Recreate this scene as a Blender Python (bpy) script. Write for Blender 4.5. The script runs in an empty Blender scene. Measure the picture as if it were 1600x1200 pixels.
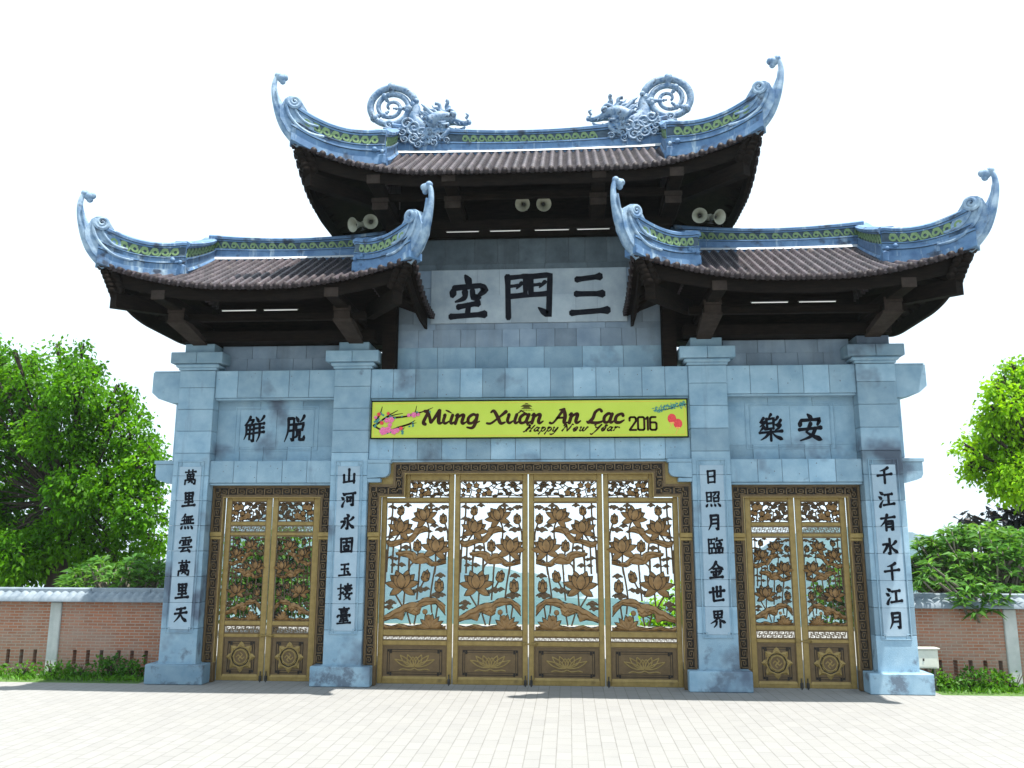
import bpy, math, random
import numpy as np
from mathutils import Vector, Matrix

R = math.radians
rnd = random.Random(7)
scene = bpy.context.scene
col = scene.collection

# ------------------------------------------------------------------ camera
CAM = Vector((0.8649, -18.089, 2.925)); YAW, PITCH, ROLL = -0.0666, 0.18639, 0.00288
fw = Vector((math.sin(YAW)*math.cos(PITCH), math.cos(YAW)*math.cos(PITCH), math.sin(PITCH)))
rt = Vector((math.cos(YAW), -math.sin(YAW), 0)); up = rt.cross(fw)
rt2 = rt*math.cos(ROLL)+up*math.sin(ROLL); up2 = up*math.cos(ROLL)-rt*math.sin(ROLL)
cd = bpy.data.cameras.new("camera"); cam = bpy.data.objects.new("camera", cd); col.objects.link(cam)
mw = Matrix((rt2, up2, -fw)).transposed().to_4x4(); mw.translation = CAM
cam.matrix_world = mw
cd.sensor_width = 36; cd.lens = 1317.74/1600*36; cd.clip_start = 0.1; cd.clip_end = 6000
scene.camera = cam

# ------------------------------------------------------------------ light
SUN_DIR = Vector((-0.215, 0.150, -1.0)).normalized()          # the way the light travels
elev = math.asin(-SUN_DIR.z); azim = math.atan2(-SUN_DIR.x, -SUN_DIR.y)
w = bpy.data.worlds.new("World"); scene.world = w; w.use_nodes = True
nt = w.node_tree; bg = nt.nodes["Background"]
sky = nt.nodes.new("ShaderNodeTexSky"); sky.sky_type = 'NISHITA'; sky.sun_disc = False
sky.sun_elevation = elev; sky.sun_rotation = azim; sky.air_density = 1.0; sky.dust_density = 2.0; sky.ozone_density = 1.0
veil = nt.nodes.new("ShaderNodeMix"); veil.data_type = 'RGBA'; veil.inputs[0].default_value = .92      # thin bright overcast in front of the blue
veil.inputs[7].default_value = (3.75, 4.45, 5.0, 1)
nt.links.new(sky.outputs[0], veil.inputs[6]); nt.links.new(veil.outputs[2], bg.inputs[0]); bg.inputs[1].default_value = 0.13
sl = bpy.data.lights.new("sun", 'SUN'); sl.energy = 4.2; sl.angle = R(0.53); sl.color = (1, .955, .88)
so = bpy.data.objects.new("sun", sl); col.objects.link(so)
so.rotation_euler = SUN_DIR.to_track_quat('-Z', 'Y').to_euler(); so.location = (20, -15, 60)
vs = scene.view_settings; vs.view_transform = 'Standard'; vs.look = 'None'; vs.gamma = 1; vs.use_curve_mapping = False
vs.exposure = 1.27

# ------------------------------------------------------------------ materials
def mat(name, c1, c2=None, rough=.7, scale=3.0, detail=6, spread=(.35, .65), bump=0.0, bscale=40, metal=0.0,
        tone=0.0, streak=None, spots=None, coat=0.0, trans=0.0, coord='Object', stretch=(1, 1, 1), spec=.5, splash=None):
    """procedural surface: two-colour noise, optional per-block tone, rain streaks and dirt spots"""
    m = bpy.data.materials.new(name); m.use_nodes = True
    t = m.node_tree; N = t.nodes; L = t.links; b = N["Principled BSDF"]
    b.inputs['Roughness'].default_value = rough; b.inputs['Metallic'].default_value = metal
    b.inputs['Specular IOR Level'].default_value = spec
    if coat: b.inputs['Coat Weight'].default_value = coat
    tc = N.new("ShaderNodeTexCoord"); mp = N.new("ShaderNodeMapping"); mp.inputs['Scale'].default_value = stretch
    if coord == 'Position':
        g = N.new("ShaderNodeNewGeometry"); L.new(g.outputs['Position'], mp.inputs[0])
    else: L.new(tc.outputs[coord], mp.inputs[0])
    def noise(sc, det=6, rg=.6, vec=None):
        n = N.new("ShaderNodeTexNoise"); n.inputs['Scale'].default_value = sc; n.inputs['Detail'].default_value = det
        n.inputs['Roughness'].default_value = rg; L.new(vec or mp.outputs[0], n.inputs['Vector']); return n.outputs['Fac']
    def ramp(f, a, bb):
        r = N.new("ShaderNodeMapRange"); r.inputs['From Min'].default_value = a; r.inputs['From Max'].default_value = bb
        L.new(f, r.inputs['Value']); return r.outputs[0]
    def mix(f, a, bb, mode='MIX'):
        x = N.new("ShaderNodeMix"); x.data_type = 'RGBA'; x.blend_type = mode
        if hasattr(f, 'links'): L.new(f, x.inputs[0])
        else: x.inputs[0].default_value = f
        for s, i in ((a, 6), (bb, 7)):
            if hasattr(s, 'links'): L.new(s, x.inputs[i])
            else: x.inputs[i].default_value = (*s, 1)
        return x.outputs[2]
    c = mix(ramp(noise(scale, detail), *spread), c1, c2 or c1)
    if streak:
        sc, colr, lo, hi = streak
        m2 = N.new("ShaderNodeMapping"); m2.inputs['Scale'].default_value = (sc, sc, sc*.12)
        L.new(tc.outputs['Object'], m2.inputs[0])
        c = mix(ramp(noise(1.0, 5, .65, m2.outputs[0]), lo, hi), c, colr)
    if spots:
        sc, colr, lo, hi = spots
        c = mix(ramp(noise(sc, 4, .55), lo, hi), c, colr)
    if splash:                                                          # mud and algae splashed up from the paving
        sx = N.new("ShaderNodeSeparateXYZ"); L.new(tc.outputs['Object'], sx.inputs[0])
        ad = N.new("ShaderNodeMath"); ad.operation = 'MULTIPLY_ADD'; ad.inputs[1].default_value = .17
        L.new(ramp(sx.outputs[2], 1.25, .35), ad.inputs[0]); L.new(noise(2.3, 7, .62), ad.inputs[2])
        c = mix(ramp(ad.outputs[0], .68, .78), c, splash)
    if tone:
        a = N.new("ShaderNodeAttribute"); a.attribute_name = 'tone'
        mm = N.new("ShaderNodeMapRange"); mm.inputs['To Min'].default_value = 1-tone; mm.inputs['To Max'].default_value = 1+tone
        L.new(a.outputs['Fac'], mm.inputs['Value'])
        cb = N.new("ShaderNodeCombineColor")
        for i in range(3): L.new(mm.outputs[0], cb.inputs[i])
        c = mix(1.0, c, cb.outputs[0], 'MULTIPLY')
    L.new(c, b.inputs['Base Color'])
    if bump:
        bn = N.new("ShaderNodeBump"); bn.inputs['Strength'].default_value = bump; bn.inputs['Distance'].default_value = .02
        L.new(noise(bscale, 5), bn.inputs['Height']); L.new(bn.outputs[0], b.inputs['Normal'])
    if trans:
        tr = N.new("ShaderNodeBsdfTranslucent"); ms = N.new("ShaderNodeMixShader"); ms.inputs[0].default_value = trans
        L.new(mix(1.0, c, (1.5, 1.35, .6), 'MULTIPLY'), tr.inputs[0])
        L.new(b.outputs[0], ms.inputs[1]); L.new(tr.outputs[0], ms.inputs[2])
        L.new(ms.outputs[0], N["Material Output"].inputs[0])
    m['_c'] = 0
    return m

M = {}
M['stone'] = mat('blue_stone', (.155, .27, .365), (.265, .39, .475), .75, 2.4, 10, (.3, .7), .35, 55, tone=.26,
                 streak=(2.2, (.10, .15, .205), .60, .80), spots=(.75, (.075, .105, .15), .58, .70), splash=(.10, .14, .185))
M['stone_wall'] = mat('weathered_stone', (.12, .175, .24), (.22, .285, .35), .8, 1.8, 9, (.3, .7), .3, 50, tone=.22,
                 streak=(1.3, (.11, .14, .17), .52, .8), spots=(.9, (.09, .12, .15), .62, .8))
M['stone_dark'] = mat('roof_shade_stone', (.035, .05, .062), (.085, .115, .135), .8, 2.2, 9, (.3, .7), .3, 50, tone=.35, streak=(1.5, (.03, .04, .05), .52, .8))  # top wall rows: shade of the roof put into the stone colour
M['plaque'] = mat('grey_plaque_stone', (.20, .255, .30), (.31, .365, .40), .75, 2.4, 9, (.3, .7), .25, 55, tone=.17, streak=(1.8, (.17, .21, .25), .55, .85))
M['stone_light'] = mat('pale_stone', (.235, .335, .42), (.32, .42, .495), .7, 2.5, 8, (.3, .7), .15, 60, tone=.08,
                 streak=(2.0, (.33, .38, .43), .6, .85), spots=(1.4, (.27, .33, .4), .66, .82))
M['stone_gap'] = mat('joint_mortar', (.10, .12, .14), (.15, .17, .19), .9, 20)
M['glaze'] = mat('weathered_blue_render', (.045, .115, .245), (.12, .235, .40), .65, 3.6, 10, (.3, .7), .4, 45,
                 streak=(5.5, (.36, .47, .56), .56, .70), spots=(3.2, (.022, .04, .075), .56, .68))
M['glaze_pale'] = mat('pale_horn_render', (.07, .155, .29), (.29, .40, .51), .65, 3.8, 10, (.38, .62), .45, 40,
                 streak=(3.5, (.05, .09, .16), .58, .78), spots=(4.0, (.04, .06, .1), .6, .74))
M['white_render'] = mat('sunlit_tint_render', (.42, .46, .5), (.58, .6, .61), .8, 3, 8, (.3, .7), .2, 45, streak=(5, (.2, .26, .33), .6, .8))  # ridge skirt: sunlight on it put into the pale colour
M['dragon'] = mat('dragon_render', (.065, .14, .26), (.28, .38, .49), .6, 9, 9, (.38, .6), .4, 40, spots=(9, (.03, .055, .1), .54, .66))
M['green'] = mat('green_ceramic', (.10, .195, .075), (.19, .285, .13), .45, 9, 5, (.3, .7), .1, 60)
M['navy'] = mat('dark_blue_frieze', (.02, .045, .075), (.05, .09, .13), .7, 6)
M['tile'] = mat('roof_tile', (.027, .021, .026), (.072, .057, .064), .5, 5, 9, (.3, .7), .3, 60, tone=.35,
                spots=(2.2, (.12, .10, .09), .6, .78), spec=.4)
M['tile_end'] = mat('tile_end', (.010, .007, .009), (.03, .022, .024), .6, 7, 6, (.3, .7), .3, 50, spec=.25)
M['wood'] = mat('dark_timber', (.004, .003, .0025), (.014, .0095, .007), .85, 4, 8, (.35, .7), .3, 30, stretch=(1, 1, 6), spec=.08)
M['beam_end'] = mat('weathered_timber', (.018, .013, .011), (.045, .034, .028), .85, 5, 8, (.3, .7), .4, 30, spec=.15)
M['bronze'] = mat('gilt_bronze', (.185, .125, .035), (.30, .215, .07), .42, 7, 7, (.25, .75), .1, 90, metal=.35,
                  spots=(3, (.11, .075, .03), .62, .85))
M['bronze_dark'] = mat('brown_bronze', (.085, .053, .023), (.15, .098, .042), .5, 6, 7, (.25, .75), .12, 90, metal=.3)
M['lotus'] = mat('copper_lotus', (.15, .08, .026), (.31, .18, .066), .45, 9, 7, (.25, .75), .12, 90, metal=.3)
M['lotus_dark'] = mat('dark_cast_bronze', (.06, .036, .017), (.12, .075, .033), .5, 8, 7, (.25, .75), .12, 90, metal=.3)
M['groove'] = mat('key_groove', (.012, .008, .005), (.02, .014, .008), .8, 9)
M['ink'] = mat('black_ink', (.003, .004, .008), (.008, .009, .014), .7, 9, spec=.1)
M['brick'] = None
M['concrete'] = mat('concrete', (.36, .39, .38), (.48, .5, .48), .85, 4, 8, (.3, .7), .25, 50, streak=(2.5, (.28, .31, .3), .55, .8))
M['coping'] = mat('grey_coping', (.11, .15, .19), (.24, .285, .32), .7, 4, 8, (.3, .7), .2, 50)
M['cream'] = mat('cream_paint', (.5, .52, .45), (.6, .61, .53), .5, 4)
M['horn'] = mat('horn_plastic', (.24, .25, .195), (.33, .335, .27), .45, 5)
M['dark_metal'] = mat('dark_metal', (.03, .03, .03), (.06, .055, .05), .5, 9, metal=.6)
M['yellow'] = mat('banner_yellow', (.44, .55, .035), (.48, .59, .05), .45, 1.2)
M['brown_ink'] = mat('banner_brown', (.030, .010, .005), (.042, .015, .008), .6, 4, spec=.1)
M['pink'] = mat('blossom_pink', (.62, .06, .22), (.75, .22, .40), .5, 60, 3, (.4, .6))
M['red'] = mat('lantern_red', (.6, .02, .025), (.75, .06, .06), .5, 30)
M['teal'] = mat('pine_teal', (.02, .16, .17), (.06, .26, .2), .6, 60)
M['gold'] = mat('border_gold', (.62, .42, .03), (.7, .5, .05), .5, 9)
M['orange'] = mat('tassel_orange', (.75, .3, .05), (.8, .45, .12), .5, 50)
M['bark'] = mat('bark', (.022, .016, .011), (.05, .037, .026), .9, 8, 8, (.3, .7), .6, 25, stretch=(1, 1, .3))
M['bark_pale'] = mat('pale_bark', (.12, .11, .085), (.2, .18, .14), .85, 8, 8, (.3, .7), .4, 25)
def leafmat(n, a, b, tr=.38, rough=.45):
    return mat(n, a, b, rough, .9, 5, (.35, .65), tone=.45, trans=tr, coord='Position', spec=.18)
M['leaf_deep'] = leafmat('leaf_deep_green', (.035, .14, .002), (.115, .31, .007), .48, .5)
M['leaf_bright'] = leafmat('leaf_bright_green', (.15, .36, .006), (.27, .50, .014), .5, .5)
M['leaf_plum'] = leafmat('leaf_long_green', (.055, .17, .025), (.13, .29, .06), .42, .35)
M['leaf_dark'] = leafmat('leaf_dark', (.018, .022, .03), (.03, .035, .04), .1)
M['leaf_far'] = leafmat('leaf_far_green', (.05, .13, .02), (.08, .18, .03), .35)
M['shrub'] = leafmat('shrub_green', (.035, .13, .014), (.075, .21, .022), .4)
M['shrub_bright'] = leafmat('weed_green', (.06, .18, .015), (.10, .25, .02), .4)  # brighter leaf green of the weeds
M['hill'] = mat('hill_haze_blue', (.014, .06, .082), (.04, .11, .105), .95, .008, 10, (.35, .65), coord='Position')  # blue of the distance haze put into the hill colour
M['grass'] = mat('grass', (.05, .11, .02), (.09, .17, .035), .95, .6, 9, (.3, .7), coord='Position')
tb = bpy.data.materials.new('fluorescent_tube'); tb.use_nodes = True
q = tb.node_tree.nodes["Principled BSDF"]; q.inputs['Base Color'].default_value = (.8, .8, .78, 1)
q.inputs['Emission Color'].default_value = (1, .97, .9, 1); q.inputs['Emission Strength'].default_value = .12
M['tube'] = tb

def brickmat(name, vecfrom, c1, c2, mortar, scale, bw, rh, ms, bump=.5, mixn=.5, offset=.5, rot=None, stain=None):
    m = bpy.data.materials.new(name); m.use_nodes = True
    t = m.node_tree; N = t.nodes; L = t.links; b = N["Principled BSDF"]; b.inputs['Roughness'].default_value = .9
    b.inputs['Specular IOR Level'].default_value = .2
    tc = N.new("ShaderNodeNewGeometry"); sp = N.new("ShaderNodeSeparateXYZ"); L.new(tc.outputs['Position'], sp.inputs[0])
    cb = N.new("ShaderNodeCombineXYZ"); L.new(sp.outputs[0], cb.inputs[0]); L.new(sp.outputs[2 if vecfrom == 'XZ' else 1], cb.inputs[1])
    vec = cb.outputs[0]
    if rot:
        mp = N.new("ShaderNodeMapping"); mp.inputs['Rotation'].default_value = (0, 0, rot); L.new(vec, mp.inputs[0]); vec = mp.outputs[0]
    br = N.new("ShaderNodeTexBrick"); L.new(vec, br.inputs['Vector'])
    br.inputs['Scale'].default_value = scale; br.inputs['Brick Width'].default_value = bw; br.inputs['Row Height'].default_value = rh
    br.inputs['Mortar Size'].default_value = ms; br.inputs['Mortar Smooth'].default_value = .4; br.offset = offset
    br.inputs['Color1'].default_value = (*c1, 1); br.inputs['Color2'].default_value = (*c2, 1); br.inputs['Mortar'].default_value = (*mortar, 1)
    n = N.new("ShaderNodeTexNoise"); n.inputs['Scale'].default_value = 1.6; n.inputs['Detail'].default_value = 8; n.inputs['Roughness'].default_value = .65
    L.new(tc.outputs['Position'], n.inputs['Vector'])
    mr = N.new("ShaderNodeMapRange"); mr.inputs['From Min'].default_value = .4; mr.inputs['From Max'].default_value = .75; mr.inputs['To Max'].default_value = mixn
    L.new(n.outputs['Fac'], mr.inputs['Value'])
    x = N.new("ShaderNodeMix"); x.data_type = 'RGBA'; L.new(mr.outputs[0], x.inputs[0]); L.new(br.outputs['Color'], x.inputs[6])
    x.inputs[7].default_value = (*(stain or mortar), 1)
    L.new(x.outputs[2], b.inputs['Base Color'])
    bp = N.new("ShaderNodeBump"); bp.inputs['Strength'].default_value = bump; bp.inputs['Distance'].default_value = .01; bp.invert = True
    L.new(br.outputs['Fac'], bp.inputs['Height']); L.new(bp.outputs[0], b.inputs['Normal'])
    return m
M['brick'] = brickmat('red_brick', 'XZ', (.37, .155, .09), (.27, .12, .075), (.33, .275, .225), 1.0, .22, .066, .011, .6, 1.0, stain=(.32, .255, .21))
M['paving'] = brickmat('paving', 'XY', (.258, .257, .250), (.236, .235, .229), (.165, .162, .153), 1.0, .44, .22, .009, .4, .75, 0.5, R(90), stain=(.262, .26, .247))

# ------------------------------------------------------------------ object helpers
def tag(o, label=None, cat=None, group=None, kind=None):
    if label: o['label'] = label
    if cat: o['category'] = cat
    if group: o['group'] = group
    if kind: o['kind'] = kind
    return o
def empty(name, loc=(0, 0, 0), label=None, cat=None, group=None):
    o = bpy.data.objects.new(name, None); col.objects.link(o); o.location = loc; o.empty_display_size = .2
    return tag(o, label, cat, group)

class MB:
    """collects faces and links them as one mesh object"""
    def __init__(s): s.v = []; s.f = []; s.m = []; s.t = []; s.sm = []; s.cm = 0; s.ct = .5; s.cs = False
    def add(s, vs, fs):
        k = len(s.v); s.v.extend([tuple(p) for p in vs])
        for f in fs:
            s.f.append([i+k for i in f]); s.m.append(s.cm); s.t.append(s.ct); s.sm.append(s.cs)
    def box(s, x0, x1, y0, y1, z0, z1, bev=0.0):
        if x0 > x1: x0, x1 = x1, x0
        c = [((x0, x1)[i], (y0, y1)[j], (z0, z1)[k]) for i in (0, 1) for j in (0, 1) for k in (0, 1)]
        if not bev:
            s.add(c, [(0, 1, 3, 2), (4, 6, 7, 5), (0, 4, 5, 1), (2, 3, 7, 6), (0, 2, 6, 4), (1, 5, 7, 3)]); return
        vs = []; ix = {}
        for i in (0, 1):
            for j in (0, 1):
                for k in (0, 1):
                    p = ((x0, x1)[i], (y0, y1)[j], (z0, z1)[k]); d = (1-2*i, 1-2*j, 1-2*k)
                    for a in range(3):
                        vs.append(tuple(p[b]+(0 if b == a else d[b]*bev) for b in range(3))); ix[i, j, k, a] = len(vs)-1
        fs = []
        for a in range(3):
            b, c2 = (a+1) % 3, (a+2) % 3
            for side in (0, 1):
                q = []
                for (u, v) in ((0, 0), (1, 0), (1, 1), (0, 1)):
                    k = [0]*3; k[a] = side; k[b] = u; k[c2] = v; q.append(ix[(*k, a)])
                fs.append(q if side else q[::-1])
            for u in (0, 1):
                for v in (0, 1):                                     # edge running along a
                    k0 = [0]*3; k0[b] = u; k0[c2] = v; k1 = list(k0); k1[a] = 1
                    q = [ix[(*k0, b)], ix[(*k1, b)], ix[(*k1, c2)], ix[(*k0, c2)]]
                    fs.append(q if (u+v) % 2 else q[::-1])
        for i in (0, 1):
            for j in (0, 1):
                for k in (0, 1): fs.append([ix[i, j, k, 0], ix[i, j, k, 1], ix[i, j, k, 2]] if (i+j+k) % 2 else [ix[i, j, k, 2], ix[i, j, k, 1], ix[i, j, k, 0]])
        s.add(vs, fs)
    def prism(s, poly, y0, y1, fn=None):
        """outline in (x,z), thickness in y"""
        fn = fn or (lambda x, y, z: (x, y, z)); n = len(poly)
        vs = [fn(x, y0, z) for x, z in poly]+[fn(x, y1, z) for x, z in poly]
        s.add(vs, [list(range(n)), list(range(2*n-1, n-1, -1))]+[[i, i+n, (i+1) % n+n, (i+1) % n] for i in range(n)])
    def tube(s, pts, rad, n=8, sq=(1, 1), caps=True, ref=None):
        pts = [Vector(p) for p in pts]
        if not hasattr(rad, '__len__'): rad = [rad]*len(pts)
        vs = []; fs = []; prev = Vector(ref) if ref else None
        for i, p in enumerate(pts):
            t = (pts[min(i+1, len(pts)-1)]-pts[max(i-1, 0)])
            t = t.normalized() if t.length > 1e-9 else Vector((0, 0, 1))
            a = prev if prev is not None else (Vector((0, 1, 0)) if abs(t.y) < .9 else Vector((1, 0, 0)))
            a = (a-t*a.dot(t)).normalized(); b = t.cross(a); prev = a
            for k in range(n):
                g = 2*math.pi*k/n; vs.append(p+a*math.cos(g)*rad[i]*sq[0]+b*math.sin(g)*rad[i]*sq[1])
        for i in range(len(pts)-1):
            for k in range(n):
                k2 = (k+1) % n; fs.append((i*n+k, i*n+k2, (i+1)*n+k2, (i+1)*n+k))
        if caps: fs += [tuple(range(n-1, -1, -1)), tuple(range((len(pts)-1)*n, len(pts)*n))]
        o = s.cs; s.cs = True; s.add(vs, fs); s.cs = o
    def ball(s, c, r, n=10, m=7, sc=(1, 1, 1)):
        vs = [(c[0], c[1], c[2]+r*sc[2])]; fs = []
        for i in range(1, m):
            for k in range(n):
                a = math.pi*i/m; g = 2*math.pi*k/n
                vs.append((c[0]+r*sc[0]*math.sin(a)*math.cos(g), c[1]+r*sc[1]*math.sin(a)*math.sin(g), c[2]+r*sc[2]*math.cos(a)))
        vs.append((c[0], c[1], c[2]-r*sc[2])); e = len(vs)-1
        for k in range(n):
            k2 = (k+1) % n; fs.append((0, 1+k, 1+k2)); fs.append((e, 1+(m-2)*n+k2, 1+(m-2)*n+k))
            for i in range(m-2): fs.append((1+i*n+k, 1+(i+1)*n+k, 1+(i+1)*n+k2, 1+i*n+k2))
        o = s.cs; s.cs = True; s.add(vs, fs); s.cs = o
    def lathe(s, prof, c, axis, n=18):
        """prof: (distance along axis, radius)"""
        ax = Vector(axis).normalized(); a = ax.orthogonal().normalized(); b = ax.cross(a); c = Vector(c)
        vs = [c+ax*d+(a*math.cos(2*math.pi*k/n)+b*math.sin(2*math.pi*k/n))*r for d, r in prof for k in range(n)]
        fs = [(i*n+k, i*n+(k+1) % n, (i+1)*n+(k+1) % n, (i+1)*n+k) for i in range(len(prof)-1) for k in range(n)]
        o = s.cs; s.cs = True; s.add(vs, fs); s.cs = o
    def ribbon(s, pts, wid, fn, th=.008, d0=0.0, dome=0.0, cap=True, back=False):
        """brush stroke in (u,v); fn(u,v,d) puts it on a surface, d = height off it"""
        n = len(pts); Lr = []
        for i in range(n):
            a = pts[max(i-1, 0)]; b = pts[min(i+1, n-1)]; tx, ty = b[0]-a[0], b[1]-a[1]; l = math.hypot(tx, ty) or 1
            Lr.append((-ty/l*wid[i]/2, tx/l*wid[i]/2, tx/l, ty/l))
        P = []
        for i in range(n):
            x, y = pts[i]; ox, oy = Lr[i][:2]; P.append(((x+ox, y+oy), (x-ox, y-oy), (x, y)))
        if cap:
            for i, sg in ((0, -1), (n-1, 1)):
                x, y = pts[i]; ox, oy, tx, ty = Lr[i]; e = .38*wid[i]*sg
                q = ((x+ox*.5+tx*e, y+oy*.5+ty*e), (x-ox*.5+tx*e, y-oy*.5+ty*e), (x+tx*e, y+ty*e))
                P = [q]+P if sg < 0 else P+[q]
        vs = []; fs = []
        for l, r, c in P: vs += [fn(l[0], l[1], d0), fn(l[0], l[1], d0+th), fn(c[0], c[1], d0+th+dome), fn(r[0], r[1], d0+th), fn(r[0], r[1], d0)]
        k = len(P)
        for i in range(k-1):
            a, b = i*5, i*5+5
            for j in range(4): fs.append((a+j, a+j+1, b+j+1, b+j))
            if back: fs.append((a+4, a, b, b+4))
        fs += [(4, 3, 2, 1, 0), tuple(range((k-1)*5, k*5))]
        s.add(vs, fs)
    def build(s, name, mats, parent=None, loc=None, rot=None, smooth=None):
        me = bpy.data.meshes.new(name); me.from_pydata(s.v, [], s.f); 
        if not isinstance(mats, (list, tuple)): mats = [mats]
        for m in mats: me.materials.append(m)
        me.polygons.foreach_set('material_index', s.m)
        me.polygons.foreach_set('use_smooth', s.sm if smooth is None else [smooth]*len(s.f))
        at = me.attributes.new('tone', 'FLOAT', 'FACE'); at.data.foreach_set('value', s.t)
        me.validate(); me.update()
        import bmesh
        bm = bmesh.new(); bm.from_mesh(me); bmesh.ops.recalc_face_normals(bm, faces=bm.faces); bm.to_mesh(me); bm.free()
        o = bpy.data.objects.new(name, me); col.objects.link(o)
        if parent: o.parent = parent
        if loc: o.location = loc
        if rot: o.rotation_euler = rot
        return o
def copy_tree(o, parent=None):
    c = o.copy(); col.objects.link(c); c.parent = parent
    for ch in list(o.children): copy_tree(ch, c)
    return c
def put(src, parent, loc=(0, 0, 0), scale=(1, 1, 1)):
    """a further part sharing the mesh of src"""
    c = src.copy(); col.objects.link(c); c.parent = parent; c.location = loc; c.scale = scale; return c
def smoothpts(pts, k=5):
    """Catmull-Rom through tuples"""
    out = []; n = len(pts)
    for i in range(n-1):
        p0, p1, p2, p3 = pts[max(i-1, 0)], pts[i], pts[i+1], pts[min(i+2, n-1)]
        for j in range(k):
            t = j/k
            out.append(tuple(.5*(2*b+(-a+c)*t+(2*a-5*b+4*c-d)*t*t+(-a+3*b-3*c+d)*t**3) for a, b, c, d in zip(p0, p1, p2, p3)))
    out.append(tuple(pts[-1])); return out

def blocks(mb, x0, x1, z0, z1, y0, y1, nx, nz, gap=.007, bev=.006, jitter=.0, stagger=0, gapmat=1, dep=.1):
    """dressed stone: a grid of slightly chamfered blocks with open joints over a mortar core"""
    k = mb.cm
    mb.cm = gapmat; mb.ct = .5; mb.box(x0+.012, x1-.012, y0+.014, y1, z0+.01, z1-.01); mb.cm = k
    zs = np.linspace(z0, z1, nz+1)
    for j in range(nz):
        xs = np.linspace(x0, x1, nx+1)
        if jitter and nx > 1: xs[1:-1] += [(rnd.random()-.5)*jitter*(x1-x0)/nx for _ in range(nx-1)]
        if stagger and j % 2 and nx > 1:
            xs = np.concatenate([[x0], (xs[:-1]+xs[1:])/2, [x1]])
        for i in range(len(xs)-1):
            mb.ct = min(1, max(0, rnd.gauss(.5, .24)))
            mb.box(xs[i]+gap/2*(i > 0), xs[i+1]-gap/2*(i < len(xs)-2), y0, y0+min(dep, y1-y0+.002), zs[j]+gap/2*(j > 0), zs[j+1]-gap/2*(j < nz-1), bev)
    mb.ct = .5
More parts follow.
